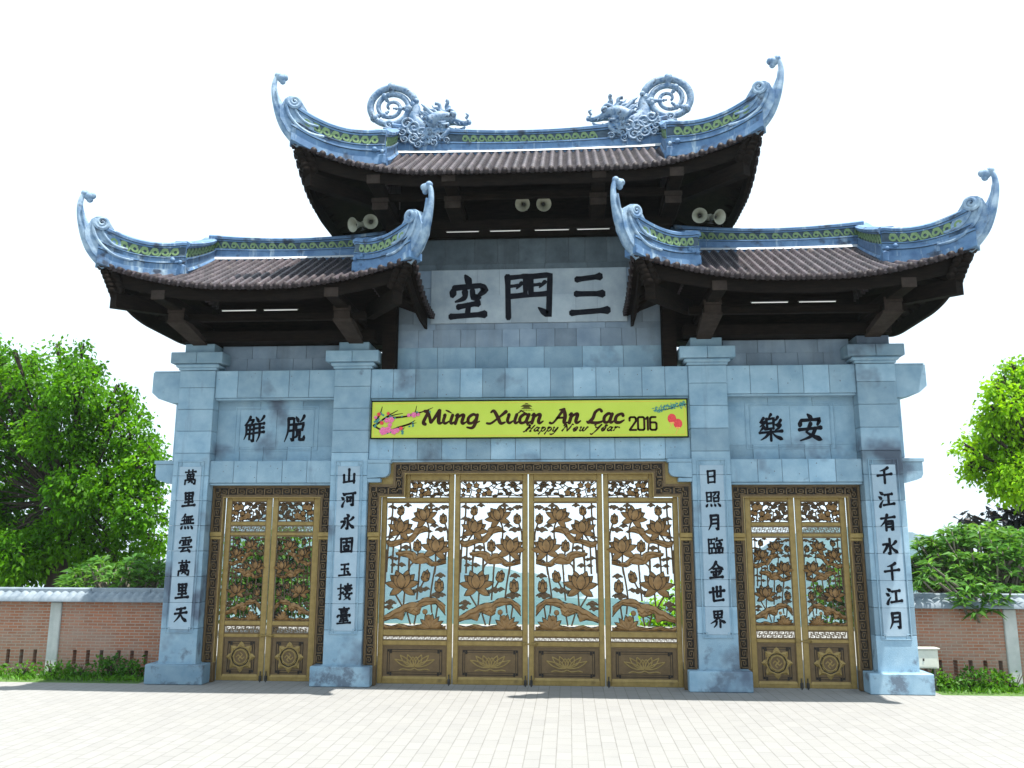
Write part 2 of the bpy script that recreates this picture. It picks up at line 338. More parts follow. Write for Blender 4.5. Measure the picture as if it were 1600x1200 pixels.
# ------------------------------------------------------------------ calligraphy
PROF = {'s': ((0, .7), (.5, .55), (1, .7)), 'q': ((0, .8), (.5, .6), (1, .25)), 'h': ((0, 1.0), (.2, .8), (.75, .8), (1, 1.25)), 'v': ((0, 1.2), (.25, .95), (1, 1.0)), 'p': ((0, 1.25), (.5, .9), (1, .3)),
        'n': ((0, .45), (.5, .9), (.82, 1.45), (1, .4)), 'd': ((0, .5), (.7, 1.4), (1, 1.1)), 'k': ((0, 1.0), (.6, 1.0), (.85, 1.15), (1, .3)),
        'g': ((0, .95), (.35, .8), (.5, 1.2), (.8, 1.0), (1, .7))}
GLYPH = {
'萬': "h 12 20 88 18;v 36 7 36 30;v 64 7 64 30;v 27 36 30 62;g 28 36 74 34 71 62;h 30 48 72 47;h 30 62 72 60;v 50 34 50 78;v 15 72 14 98;k 16 71 86 69 84 98 70 92;p 50 76 34 90;d 58 78 66 88",
'里': "v 24 10 28 52;g 24 12 78 10 73 50;h 28 31 74 30;h 28 50 74 49;v 50 10 50 90;h 24 70 78 67;h 6 93 94 89",
'無': "p 34 3 26 16 10 30;h 28 19 84 17;v 30 32 30 62;v 46 20 46 62;v 60 20 60 62;v 75 20 74 62;h 12 41 92 38;h 6 64 96 61;d 18 76 10 94;d 36 78 40 93;d 56 78 62 93;d 78 76 90 95",
'雲': "h 22 8 78 6;d 14 22 9 40;g 14 24 92 22 82 38;v 50 8 50 44;d 28 30 38 33;d 28 40 38 43;d 62 30 72 33;d 62 40 72 43;h 26 54 76 52;h 6 70 94 67;p 46 70 34 80 20 92;h 20 93 78 87;d 66 76 84 97",
'天': "h 22 20 80 13;h 10 46 92 40;p 52 16 46 52 30 76 8 96;n 50 46 66 74 96 95",
'山': "v 50 4 50 80;v 14 40 17 84;h 12 86 88 79;v 86 36 85 92",
'河': "d 10 12 26 24;d 3 38 18 50;p 10 96 14 80 28 58;h 30 18 98 13;k 82 15 84 92 64 82;v 42 38 44 66;g 42 40 66 38 63 62;h 44 64 64 62",
'永': "d 44 2 60 16;k 28 29 52 26 52 94 36 86;g 6 48 36 44 26 66 8 88;p 90 24 76 36 57 47;n 54 44 70 70 98 90",
'固': "v 12 10 14 92;g 12 12 88 9 86 92;h 14 91 86 89;h 28 34 72 32;v 50 20 50 56;v 34 56 36 78;g 34 57 66 56 64 76;h 36 77 64 76",
'玉': "h 22 16 80 13;h 24 49 78 46;v 50 16 50 90;h 6 92 96 88;d 66 60 84 76",
'樓': "h 2 30 38 26;k 22 4 22 96 10 88;p 40 52 22 62 4 70;v 70 2 70 54;h 48 15 94 12;g 52 25 88 23 86 42;v 53 25 54 42;h 44 34 98 31;h 54 43 86 41;h 42 64 99 60;p 66 50 54 78 70 84;p 86 62 74 82 44 99;n 56 76 74 86 92 98",
'臺': "h 16 10 84 8;v 50 1 50 28;h 26 20 74 19;g 30 29 70 28 68 40;v 30 29 32 40;h 32 41 68 39;d 10 46 7 58;g 10 48 94 46 86 58;h 28 58 72 57;p 46 58 34 71;h 28 71 72 69;h 22 83 78 80;v 50 70 50 94;h 6 96 96 93",
'日': "v 24 8 26 95;g 24 10 78 7 76 95;h 26 50 70 48;h 26 90 76 88",
'照': "v 8 10 10 66;g 8 12 38 10 36 64;h 10 38 36 36;h 10 64 36 62;g 50 11 92 8 84 34 76 30;p 68 12 60 26 46 37;v 54 44 56 68;g 54 45 88 43 84 66;h 56 67 84 65;d 14 80 4 96;d 34 80 38 94;d 58 80 64 94;d 80 78 96 96",
'月': "p 30 8 30 58 12 96;k 30 10 78 7 76 95 58 84;h 32 34 74 32;h 32 58 74 56",
'臨': "v 9 8 10 94;h 9 10 48 8;h 11 36 44 34;v 44 36 44 62;h 11 62 44 60;h 10 93 50 90;v 26 10 26 34;v 28 62 28 90;p 64 2 60 14 52 26;h 60 18 98 15;d 74 22 86 32;v 62 37 64 54;g 62 38 92 36 88 52;h 64 54 88 52;v 53 63 55 92;g 53 64 72 62 71 90;h 55 91 71 89;v 78 63 79 92;g 78 64 99 62 97 90;h 79 91 97 89",
'金': "p 52 1 34 28 2 50;n 50 4 68 30 98 48;h 32 42 68 40;h 18 61 82 57;v 50 42 50 92;d 30 68 38 82;p 74 66 62 82;h 10 95 92 91",
'世': "h 2 37 98 29;v 26 12 28 86;h 28 88 90 83;v 50 6 50 62;v 74 6 73 62;h 50 63 73 61",
'界': "v 26 6 28 44;g 26 7 78 5 74 42;h 28 25 74 24;h 28 43 74 41;v 50 6 50 42;p 48 44 34 60 2 76;n 52 44 70 60 99 74;p 40 64 38 82 22 99;v 64 62 64 99",
'千': "p 74 5 54 16 22 24;h 4 52 96 44;v 50 18 50 99",
'江': "d 10 8 28 22;d 2 36 18 48;p 8 97 14 80 30 58;h 40 27 88 22;v 64 26 64 84;h 30 88 99 81",
'有': "h 6 25 94 17;p 46 3 32 40 2 70;v 36 42 36 97;k 36 44 80 42 79 95 64 86;h 38 60 76 58;h 38 77 76 75",
'水': "k 50 3 50 95 34 84;g 6 37 38 32 28 56 6 84;p 90 20 76 34 57 46;n 54 40 70 66 99 88",
'脫': "p 18 8 18 56 2 97;k 18 9 45 8 44 95 30 85;h 20 33 42 32;h 20 56 42 55;d 54 3 66 20;p 94 1 86 14 74 24;v 56 32 58 56;g 56 33 92 30 87 54;h 58 55 87 53;p 64 58 60 78 44 84;k 76 56 74 92 95 92 97 76",
'觧': "p 30 1 18 20 2 34;g 22 13 46 14 34 31;p 12 34 12 66 2 88;k 14 34 48 32 48 97 34 90;h 16 51 46 50;h 16 67 46 66;v 30 34 28 88;d 56 3 70 20;p 96 1 88 12 76 22;h 52 31 98 29;h 54 47 96 45;h 48 65 99 62;p 76 30 76 74 64 98",
'樂': "p 54 1 48 8 42 16;v 34 17 36 56;g 36 19 64 16 62 56;h 38 35 60 34;h 38 55 62 53;p 22 14 14 22 4 30;p 28 28 18 38 4 46;d 6 30 24 32;p 22 46 14 54 4 62;d 20 48 30 56;p 82 12 76 20 68 27;p 94 24 84 36 70 43;d 70 40 84 44;p 92 42 82 54 68 60;h 2 68 98 65;v 50 58 50 99;p 40 72 28 84 6 95;n 58 72 72 84 99 96",
'安': "d 42 1 58 17;d 14 20 8 42;g 16 23 94 22 82 42;h 4 57 96 53;p 54 36 42 56 32 68;n 32 66 60 82 97 98;p 72 55 54 82 6 98",
'三': "h 20 14 78 10;h 18 47 84 50;h 6 90 96 88",
'門': "v 6 6 8 97;g 8 9 46 7 44 46;s 10 28 28 27;q 36 22 31 28 25 34;s 10 48 46 46;v 56 8 56 46;k 56 9 97 7 94 97 72 78;s 58 28 76 27;q 86 22 80 28 74 34;s 56 47 92 46;s 12 52 92 50",
'空': "d 42 1 54 18;d 14 26 8 44;g 12 28 84 26 98 36 80 48;p 42 38 40 52 16 60;k 62 36 64 52 78 53 80 48;h 24 72 78 66;v 52 70 50 86;h 4 93 96 92",
}
def glyph(mb, ch, fn, W=11.0, seed=0, thin=1.0):
    d = .0; W *= 1.0 if GLYPH[ch].count(';') < 8 else .86 if GLYPH[ch].count(';') < 11 else .76
    for st in GLYPH[ch].split(';'):
        k, *n = st.split(); n = list(map(float, n)); p = [(n[i], 100-n[i+1]) for i in range(0, len(n), 2)]
        q = []
        if k in 'gk' and len(p) > 2:                                # square-shouldered turns
            for i in range(len(p)-1):
                for j in range(6): q.append((p[i][0]+(p[i+1][0]-p[i][0])*j/6, p[i][1]+(p[i+1][1]-p[i][1])*j/6))
            q.append(p[-1])
        else: q = smoothpts(p, 8 if len(p) < 3 else 5)
        ws = []
        for i in range(len(q)):
            t = i/(len(q)-1); pr = PROF[k]
            for (a, b), (c, e) in zip(pr, pr[1:]):
                if a <= t <= c: ws.append(W*thin*(b+(e-b)*(t-a)/(c-a))); break
        q = [(x, y+.04*(x-50)) for x, y in q]
        mb.ribbon(q, ws, fn, th=.006+d, d0=-.004); d += .0004

def inscription(parent, chars, cx, cz, size, y, W=11.5, mat_='ink', vert=True, pitch=None, aspect=.92):
    """every written character is a part of its own"""
    for i, ch in enumerate(chars):
        mb = MB()
        ox = cx-size*aspect/2 if vert else pitch[i]-size*aspect/2
        oz = (cz[i] if vert else cz)-size/2
        k = size/100*(.86 if ch in '日玉' else 1)
        fn = lambda u, v, d, ox=ox, oz=oz, k=k: (ox+u*k*aspect, y-d, oz+v*k)
        glyph(mb, ch, fn, W)
        mb.build('character', M[mat_], parent, smooth=False)

# ------------------------------------------------------------------ the gate
gate = empty('temple_gate', (0, .4, 0), 'blue-grey stone three-bay temple gate with upswept tiled roofs and bronze doors', 'gate')
GY = .4
# sub-parts of gate parts: parts have no offset of their own except the gate's, so bake the same shift
def gpart(mb, name, mats, parent):
    mb.v = [(x, y-GY, z) for x, y, z in mb.v]
    return MB.build(mb, name, mats, parent)
ST = [M['stone'], M['stone_gap'], M['stone_light'], M['stone_wall']]
PC = (-7.424, -3.886, 3.886, 7.424); PW = .405
TEXTS = ('萬里無雲萬里天', '山河永固玉樓臺', '日照月臨金世界', '千江有水千江月')
for n, pc in enumerate(PC):
    mb = MB()
    zs = [.408, 1.12, 1.66, 2.2, 2.74, 3.28, 3.82, 4.36, 4.86, 5.35, 5.84, 6.33, 6.72]
    for a, b in zip(zs, zs[1:]):
        blocks(mb, pc-PW, pc+PW, a, b-.006, 0, .81, 1, 1, dep=.81, bev=.008)
    pl = gpart(mb, 'pillar', ST, gate)
    mb = MB()
    o = .2135 if abs(pc) > 5 else .227; i = .227
    xo = (o, i) if pc < 0 else (i, o)
    blocks(mb, pc-PW-xo[0], pc+PW+xo[1], 0, .4, -.146, .95, 1, 1, dep=1.09, bev=.014)
    mb.box(pc-PW-.03, pc+PW+.03, -.03, .86, .396, .415, .006)
    gpart(mb, 'base', ST, pl)
    mb = MB()
    mb.box(pc-PW-.03, pc+PW+.03, -.03, .84, 6.725, 6.78, .008); mb.box(pc-PW-.09, pc+PW+.09, -.075, .885, 6.782, 6.868, .03)
    for sx in (-1, 1):
        mb.ct = rnd.random(); mb.box(pc+sx*.003, pc+sx*(PW+.19), -.125, .96, 6.872, 7.122, .012)
    mb.ct = .3; mb.box(pc-.34, pc+.34, .02, .7, 7.124, 7.34, .01)
    gpart(mb, 'capital', ST, pl)
    # plaque: moulded border with notched top corners, pale slabs inside
    mb = MB(); x0, x1, z0, z1 = pc-.305, pc+.305, 1.03, 4.68
    mb.cm = 0; f = .022
    mb.box(x0-.0, x0+f, -.02, .002, z0, z1, .004); mb.box(x1-f, x1, -.02, .002, z0, z1, .004)
    mb.box(x0+f+.001, x1-f-.001, -.02, .002, z1-f, z1, .004); mb.box(x0+f+.001, x1-f-.001, -.02, .002, z0, z0+f, .004)
    for sx in (-1, 1):
        for sz in (z1-.115, z0+.1):
            mb.box(pc+sx*.2, pc+sx*.275, -.017, .002, sz, sz+.016, .003)
            zz = (sz+.0165, sz+.09) if sz > 2 else (sz-.09, sz-.0005)
            mb.box(pc+sx*.2, pc+sx*.216, -.017, .002, *zz, .003)
    mb.cm = 2
    zz = [1.1, 1.655, 2.195, 2.735, 3.275, 3.815, 4.355, 4.56]
    for a, b in zip(zz, zz[1:]):
        mb.ct = min(1, max(0, rnd.gauss(.55, .2))); mb.box(pc-.245, pc+.245, -.012, .004, a+.003, b-.003, .003)
    gpart(mb, 'plaque', ST, pl)
    T = TEXTS[n]; zc = [4.335-.487*k for k in range(7)]
    inscription(pl, T, pc+.01, zc, .34, -.0125-GY, W=17)

# beams -----------------------------------------------------------
def beam(name, x0, x1, z0, z1, n, y=.05, jit=.0, lip=True):
    mb = MB(); blocks(mb, x0, x1, z0, z1, y, .75, n, 1, dep=.7, jitter=jit, bev=.009)
    mb.cm = 1; mb.ct = 0
    for i in range(n):                                                  # old fixing holes
        for j in range(3):
            if rnd.random() < .7:
                hx = x0+(x1-x0)*(i+rnd.uniform(.12, .88))/n; hz = rnd.uniform(z0+.06, z1-.06); r_ = rnd.uniform(.007, .014)
                mb.prism([(hx+r_*math.cos(k*1.047), hz+r_*math.sin(k*1.047)) for k in range(6)], y-.0015, y+.01)
    mb.cm = 0; mb.ct = .5
    if lip: mb.box(x0+.002, x1-.002, y+.035, .74, z0-.05, z0-.002, .012)
    return gpart(mb, name, ST, gate)
beam('beam', -3.478, 3.478, 6.06, 6.715, 14); beam('beam', -3.478, 3.478, 4.70, 5.165, 13)
for sx in (-1, 1):
    a, b = sorted((sx*4.294, sx*7.016))
    beam('beam', a, b, 6.1, 6.715, 5, jit=.35); beam('beam', a, b, 4.205, 4.69, 5, jit=.1)
    # outer stubs of the two beams
    mb = MB(); x0 = sx*7.832; x1 = sx*8.5
    mb.prism([(x0, 6.0), (x0, 6.7), (x1, 6.7), (x1, 6.24), (x1-sx*.16, 6.1), (x0+sx*.18, 6.0)], .1, .7); mb.ct = .7
    mb.box(*sorted((x0, x1-sx*.03)), .08, .72, 6.704, 6.73, .006)
    mb.box(*sorted((x0, x0+sx*.14)), .22, .62, 4.72, 6.0, .01)
    gpart(mb, 'beam_end', ST, gate)
    mb = MB(); x1 = sx*8.27
    mb.prism([(x0, 4.19), (x0, 4.62), (x1, 4.62), (x1, 4.37), (x1-sx*.04, 4.29), (x1-sx*.13, 4.25), (x0+sx*.1, 4.19)], .1, .7)
    mb.box(*sorted((x0, x1+sx*.03)), .07, .73, 4.624, 4.7, .006)
    gpart(mb, 'beam_end', ST, gate)
    # scrolled stone brackets in the corners of the middle opening
    mb = MB(); x0 = sx*3.478; x1 = sx*3.0
    mb.prism([(x0, 4.3), (x0, 4.618), (x1, 4.618), (x1, 4.42), (x1+sx*.03, 4.36), (x1+sx*.1, 4.32)], -.02, .3)
    mb.box(*sorted((x0, x1-sx*.03)), -.04, .3, 4.622, 4.696, .006)
    mb.box(*sorted((x0, x1+sx*.19)), 0, .3, 4.21, 4.297, .008)
    gpart(mb, 'corbel', ST, gate)
    # name panel over the side door
    mb = MB(); mb.cm = 0
    blocks(mb, a, b, 4.69, 5.02, .3, .7, 5, 1); blocks(mb, a, b, 5.02, 5.86, .3, .7, 2, 1, bev=.003, gap=.004); blocks(mb, a, b, 5.86, 6.1, .3, .7, 3, 1, jitter=.3)
    cx = (a+b)/2
    for k, f in ((1.0, .02), (.9, .012)):
        hx = .95*k; z0, z1 = 4.93+(1-k)*.4, 5.93-(1-k)*.4
        mb.box(cx-hx, cx-hx+f, .286, .302, z0, z1); mb.box(cx+hx-f, cx+hx, .286, .302, z0, z1)
        mb.box(cx-hx+f, cx+hx-f, .287, .302, z1-f, z1); mb.box(cx-hx+f, cx+hx-f, .287, .302, z0, z0+f)
    npn = gpart(mb, 'name_panel', [M['stone'], M['stone_gap']], gate)
    inscription(npn, '觧脫' if sx < 0 else '樂安', 0, 5.42 if sx < 0 else 5.39, .585, .2985-GY, W=14.5, vert=False,
                pitch=(cx-.51, cx+.42) if sx < 0 else (cx-.42, cx+.41), aspect=.80 if sx < 0 else .86)
    mb = MB(); mb.cm = 0
    blocks(mb, a, b, 6.72, 7.05, .33, .7, 5, 1, jitter=.3); blocks(mb, a, b, 7.05, 7.34, .33, .7, 4, 1, jitter=.3)
    gpart(mb, 'upper_wall', [M['stone_wall'], M['stone_gap']], gate)

# upper wall of the middle bay with the great name panel
mb = MB()
mb.cm = 0; blocks(mb, -2.95, 2.95, 6.72, 7.25, .3, .8, 7, 1, jitter=.2); mb.cm = 3
blocks(mb, -2.95, 2.95, 7.25, 7.66, .3, .8, 13, 1, jitter=.5); blocks(mb, -2.95, 2.95, 7.66, 7.8, .3, .8, 6, 1, jitter=.5)
for sx in (-1, 1):
    a, b = sorted((sx*2.22, sx*2.95)); blocks(mb, a, b, 7.8, 9.06, .3, .8, 2, 3, jitter=.3)
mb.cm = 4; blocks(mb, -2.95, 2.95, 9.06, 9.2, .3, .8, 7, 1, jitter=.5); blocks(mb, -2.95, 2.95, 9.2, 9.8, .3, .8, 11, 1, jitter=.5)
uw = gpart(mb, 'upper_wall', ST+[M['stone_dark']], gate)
mb = MB(); mb.cm = 2
blocks(mb, -2.217, 2.217, 7.802, 8.45, .27, .8, 7, 1, gap=.003, bev=.002, jitter=.6); blocks(mb, -2.217, 2.217, 8.45, 9.058, .27, .8, 5, 1, gap=.003, bev=.002, jitter=.5)
npn = gpart(mb, 'name_panel', [M['stone'], M['stone_gap'], M['plaque']], gate)
inscription(npn, '空', 0, 8.42, 1.03, .2685-GY, W=15, vert=False, pitch=(-1.37,), aspect=.82)
inscription(npn, '門', 0, 8.43, 1.07, .2685-GY, W=14.5, vert=False, pitch=(.0,), aspect=.99)
inscription(npn, '三', 0, 8.43, 1.02, .2685-GY, W=15.5, vert=False, pitch=(1.37,), aspect=.88)

# timber core under the roofs
mb = MB()
for sx in (-1, 1):
    a, b = sorted((sx*2.952, sx*3.26)); mb.box(a, b, .06, .78, 6.72, 9.8, .01)
    a, b = sorted((sx*3.262, sx*7.2)); mb.box(a, b, .36, .74, 7.345, 9.2)
    a, b = sorted((sx*7.202, sx*7.75)); mb.box(a, b, .36, .74, 7.345, 8.0)
mb.box(-3.0, 3.0, .34, .8, 9.81, 11.4); mb.box(-3.25, 3.25, .38, .78, 9.802, 10.6)
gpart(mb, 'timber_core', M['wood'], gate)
# ------------------------------------------------------------------ roofs
class Roof:
    def __init__(s, cx, yc, Lx, Ly, ze, sf, xr, xs, ds, lift, zrt, sag):
        s.cx, s.yc, s.Lx, s.Ly, s.ze, s.sf, s.xr, s.xs, s.ds, s.lift, s.zrt, s.sag = cx, yc, Lx, Ly, ze, sf, xr, xs, ds, lift, zrt, sag
        s.ks = sf*ds/(Lx-xs)
    def z(s, x, y):
        ax = s.Lx-abs(x); ay = s.Ly-abs(y)
        h = s.sf*ay
        if abs(x) > s.xs: h = min(h, s.ks*ax)
        g = max(0, 1-ax/2.9)**2*max(0, 1-ay/2.0)**2
        return s.ze+h+s.lift*g+.05*max(0, 1-ay/1.2)*(abs(x)/s.Lx)**2
    def P(s, x, y, dz=0): return (s.cx+x, s.yc+y, s.z(x, y)+dz)

def tile_slope(mb, rf, side, pitch=.193, st=.14):
    """side: 0 front, 1 back, 2 left, 3 right. Rows of half-round cover tiles over stepped pan tiles"""
    half = rf.Lx if side < 2 else rf.Ly
    n = int(round(2*half/pitch)); p = 2*half/n
    offs = [(-.5, 'p'), (-.38, 'p'), (-.265, 'c'), (-.24, 'c'), (-.14, 'c'), (0, 'c'), (.14, 'c'), (.24, 'c'), (.265, 'c'), (.38, 'p')]
    cols = []
    for k in range(n):
        for o, t in offs:
            a = -half+(k+.5+o)*p
            r = .265; hc = .062*math.sqrt(max(0, 1-(o/r)**2)) if abs(o) < r else 0
            cols.append((a, hc, -.045*math.cos((abs(o)-.5)*math.pi/.47) if abs(o) >= r else 0, k))
    def top(a):
        if side < 2:
            return rf.Ly if abs(a) <= rf.xs else min(rf.Ly, rf.ks*(rf.Lx-abs(a))/rf.sf)
        # side slope: depth available in x for this y
        ay = rf.Ly-abs(a)
        return min(rf.Lx-rf.xs, rf.sf*ay/rf.ks)
    depth = rf.Ly if side < 2 else rf.Lx-rf.xs
    stn = []; k = 0
    while k*st < depth: stn += [(k*st, 1, k), (min((k+1)*st-.003, depth), 0, k)]; k += 1
    sg = (lambda a, d: (a, -rf.Ly+d)) if side == 0 else (lambda a, d: (a, rf.Ly-d)) if side == 1 else (lambda a, d: (-rf.Lx+d, a)) if side == 2 else (lambda a, d: (rf.Lx-d, a))
    for c0, c1 in zip(cols, cols[1:]):
        t0, t1 = top(c0[0]), top(c1[0])
        for (d0, u0, k0), (d1, u1, k1) in zip(stn, stn[1:]):
            if d0 >= t0 and d0 >= t1: break
            q = []
            for c, t, d, u, kk in ((c0, t0, d0, u0, k0), (c1, t1, d0, u0, k0), (c1, t1, d1, u1, k1), (c0, t0, d1, u1, k1)):
                dd = min(d, max(t, .0)); x, y = sg(c[0], dd)
                lip = (.036 if c[1] == 0 else .0 if kk % 2 else .004)*u
                q.append(rf.P(x, y, c[1]+c[2]+lip))
            mb.ct = ((c1[3]*7919+(k0 if c0[1] == 0 and c1[1] == 0 else k0//3)*104729+c1[3]*k0*31*(c1[1] == 0)) % 97)/97
            mb.cs = c0[1] > 0 or c1[1] > 0
            mb.add(q, [(0, 1, 2, 3)])
    mb.cs = False; mb.cm = 1
    # round tile ends and drip lips along the eave
    for k in range(n):
        a = -half+(k+.5)*p; x, y = sg(a, 0); b = Vector(rf.P(x, y, .012)); ox, oy = ((0, -1), (0, 1), (-1, 0), (1, 0))[side]
        mb.ct = rnd.random()
        mb.tube([b+Vector((ox*.03, oy*.03, -.012)), b-Vector((ox*.05, oy*.05, 0))], .066, 10)
        a2 = a+p/2
        if k < n-1:
            x, y = sg(a2, 0); b = Vector(rf.P(x, y, 0)); tx, ty = (1, 0) if side < 2 else (0, 1)
            vs = []
            for d in (.012, -.012):
                for du, dz in ((-.06, .0), (.06, .0), (.05, -.035), (.0, -.062), (-.05, -.035)):
                    vs.append(b+Vector((tx*du+ox*d, ty*du+oy*d, dz)))
            mb.add(vs, [(0, 1, 2, 3, 4), (9, 8, 7, 6, 5)]+[(i, i+5, (i+1) % 5+5, (i+1) % 5) for i in range(5)])
    mb.cm = 0

def sweep(mb, path, prof):
    """wall of constant section along a plan path of (x,y,zbottom,ztop); prof = (height fraction, half thickness, slot)"""
    n = len(path); vs = []; fs = []; m = len(prof)
    full = [(f, h) for f, h, _ in prof]+[(f, -h) for f, h, _ in prof[::-1]]
    for i in range(n):
        a = path[max(i-1, 0)]; b = path[min(i+1, n-1)]; tx, ty = b[0]-a[0], b[1]-a[1]; l = math.hypot(tx, ty); nx, ny = -ty/l, tx/l
        x, y, zb, zt = path[i]
        for f, h in full: vs.append((x+nx*h, y+ny*h, zb+(zt-zb)*f))
    k = len(full); base = len(mb.v); cm = mb.cm
    mb.v.extend(vs)
    for i in range(n-1):
        for j in range(k):
            j2 = (j+1) % k; sl = prof[j][2] if j < m-1 else (0 if j == m-1 else prof[2*m-2-j][2] if j < 2*m-1 else 0)
            mb.f.append([base+i*k+j, base+(i+1)*k+j, base+(i+1)*k+j2, base+i*k+j2]); mb.m.append(sl); mb.t.append(.5); mb.sm.append(False)
    for i in (0, n-1):
        mb.f.append([base+i*k+j for j in range(k)]); mb.m.append(0); mb.t.append(.5); mb.sm.append(False)

def pathpos(path):
    """(s,f,side,d) -> point on the face of a swept wall"""
    S = [0]
    for a, b in zip(path, path[1:]): S.append(S[-1]+math.hypot(b[0]-a[0], b[1]-a[1]))
    def fn(s, f, side, d):
        s = min(max(s, 0), S[-1]); i = 0
        while i < len(S)-2 and s > S[i+1]: i += 1
        t = (s-S[i])/(S[i+1]-S[i]); a, b = path[i], path[i+1]; l = math.hypot(b[0]-a[0], b[1]-a[1]); nx, ny = -(b[1]-a[1])/l, (b[0]-a[0])/l
        x, y, zb, zt = [a[j]+(b[j]-a[j])*t for j in range(4)]
        return (x+nx*d*side, y+ny*d*side, zb+(zt-zb)*f)
    return fn, S[-1]

PROF_R = [(0, .21, 0), (.145, .21, 0), (.155, .25, 2), (.27, .16, 1), (.28, .145, 0), (.50, .145, 1), (.505, .165, 0), (.55, .165, 1), (.555, .125, 1), (.80, .125, 1), (.805, .15, 0), (.85, .155, 1), (.86, .185, 0), (.94, .19, 0), (1.0, .12, 0)]
PROF_G = [(0, .17, 0), (.18, .17, 1), (.19, .195, 0), (.26, .16, 1), (.27, .145, 0)]+[q for q in PROF_R if q[0] >= .5]
PROF_H = [(0, .18, 0), (.17, .18, 1), (.18, .145, 0), (.36, .145, 1), (.37, .175, 0), (.42, .175, 1), (.43, .135, 0), (.53, .135, 1), (.535, .16, 0), (.56, .16, 1), (.565, .12, 1), (.81, .12, 1), (.815, .14, 0), (.86, .145, 1), (.87, .17, 0), (.94, .175, 0), (1.0, .11, 0)]
def scroll_band(mb, path, f0, f1, d, sides=(1, -1), flip=1, unit=.19, skip=0):
    """running scroll of raised green rings and tails along the frieze"""
    fn, Ls = pathpos(path); n = max(2, int((Ls-skip)/unit)); u = (Ls-skip-.06)/n; c = (f0+f1)/2; hh = (f1-f0)/2
    H = sum(p[3]-p[2] for p in path)/len(path); r = hh*H*.86
    for sd in sides:
        for i in range(n):
            s0 = skip/2+.03+(i+.5)*u
            f_ = lambda a, b, q: fn(a, c+b/H, sd, d+q)
            ring = [(s0+r*.66*math.cos(g), r*.66*math.sin(g)) for g in [2*math.pi*k/12 for k in range(13)]]
            mb.ribbon(ring, [r*.52]*13, f_, .016, 0, cap=False)
            e = u*.5
            tail = smoothpts([(s0-flip*r*.5, r*.8), (s0+flip*e*.25, r*1.12), (s0+flip*e*.8, r*.2), (s0+flip*e*1.25, -r*.9), (s0+flip*e*1.75, -r*1.18)], 3)
            tail = [(min(max(a, .01), Ls-.01), b) for a, b in tail]
            mb.ribbon(tail, [r*.46]*len(tail), f_, .013, .001)

RM = [M['glaze'], M['navy'], M['white_render'], M['green']]
HORN = [(-.22, -.04, .14), (-.05, .12, .165), (.11, .33, .17), (.25, .58, .135), (.36, .85, .092), (.42, 1.1, .062), (.415, 1.29, .047), (.37, 1.41, .043), (.305, 1.44, .042)]
def volute(mb, fn, c, r, turns=1.6, w0=.075, th=.2, start=0, sgn=1, base=None):
    pts = []; ws = []; n = 30
    for i in range(n):
        t = i/(n-1); g = start+sgn*turns*2*math.pi*t; rr = r*(1-t*.88)
        pts.append((c[0]+rr*math.cos(g), c[1]+rr*math.sin(g))); ws.append(w0*(1-.5*t))
    mb.ribbon(pts, ws, fn, th, -th/2 if base is None else base, dome=.012, back=base is None)

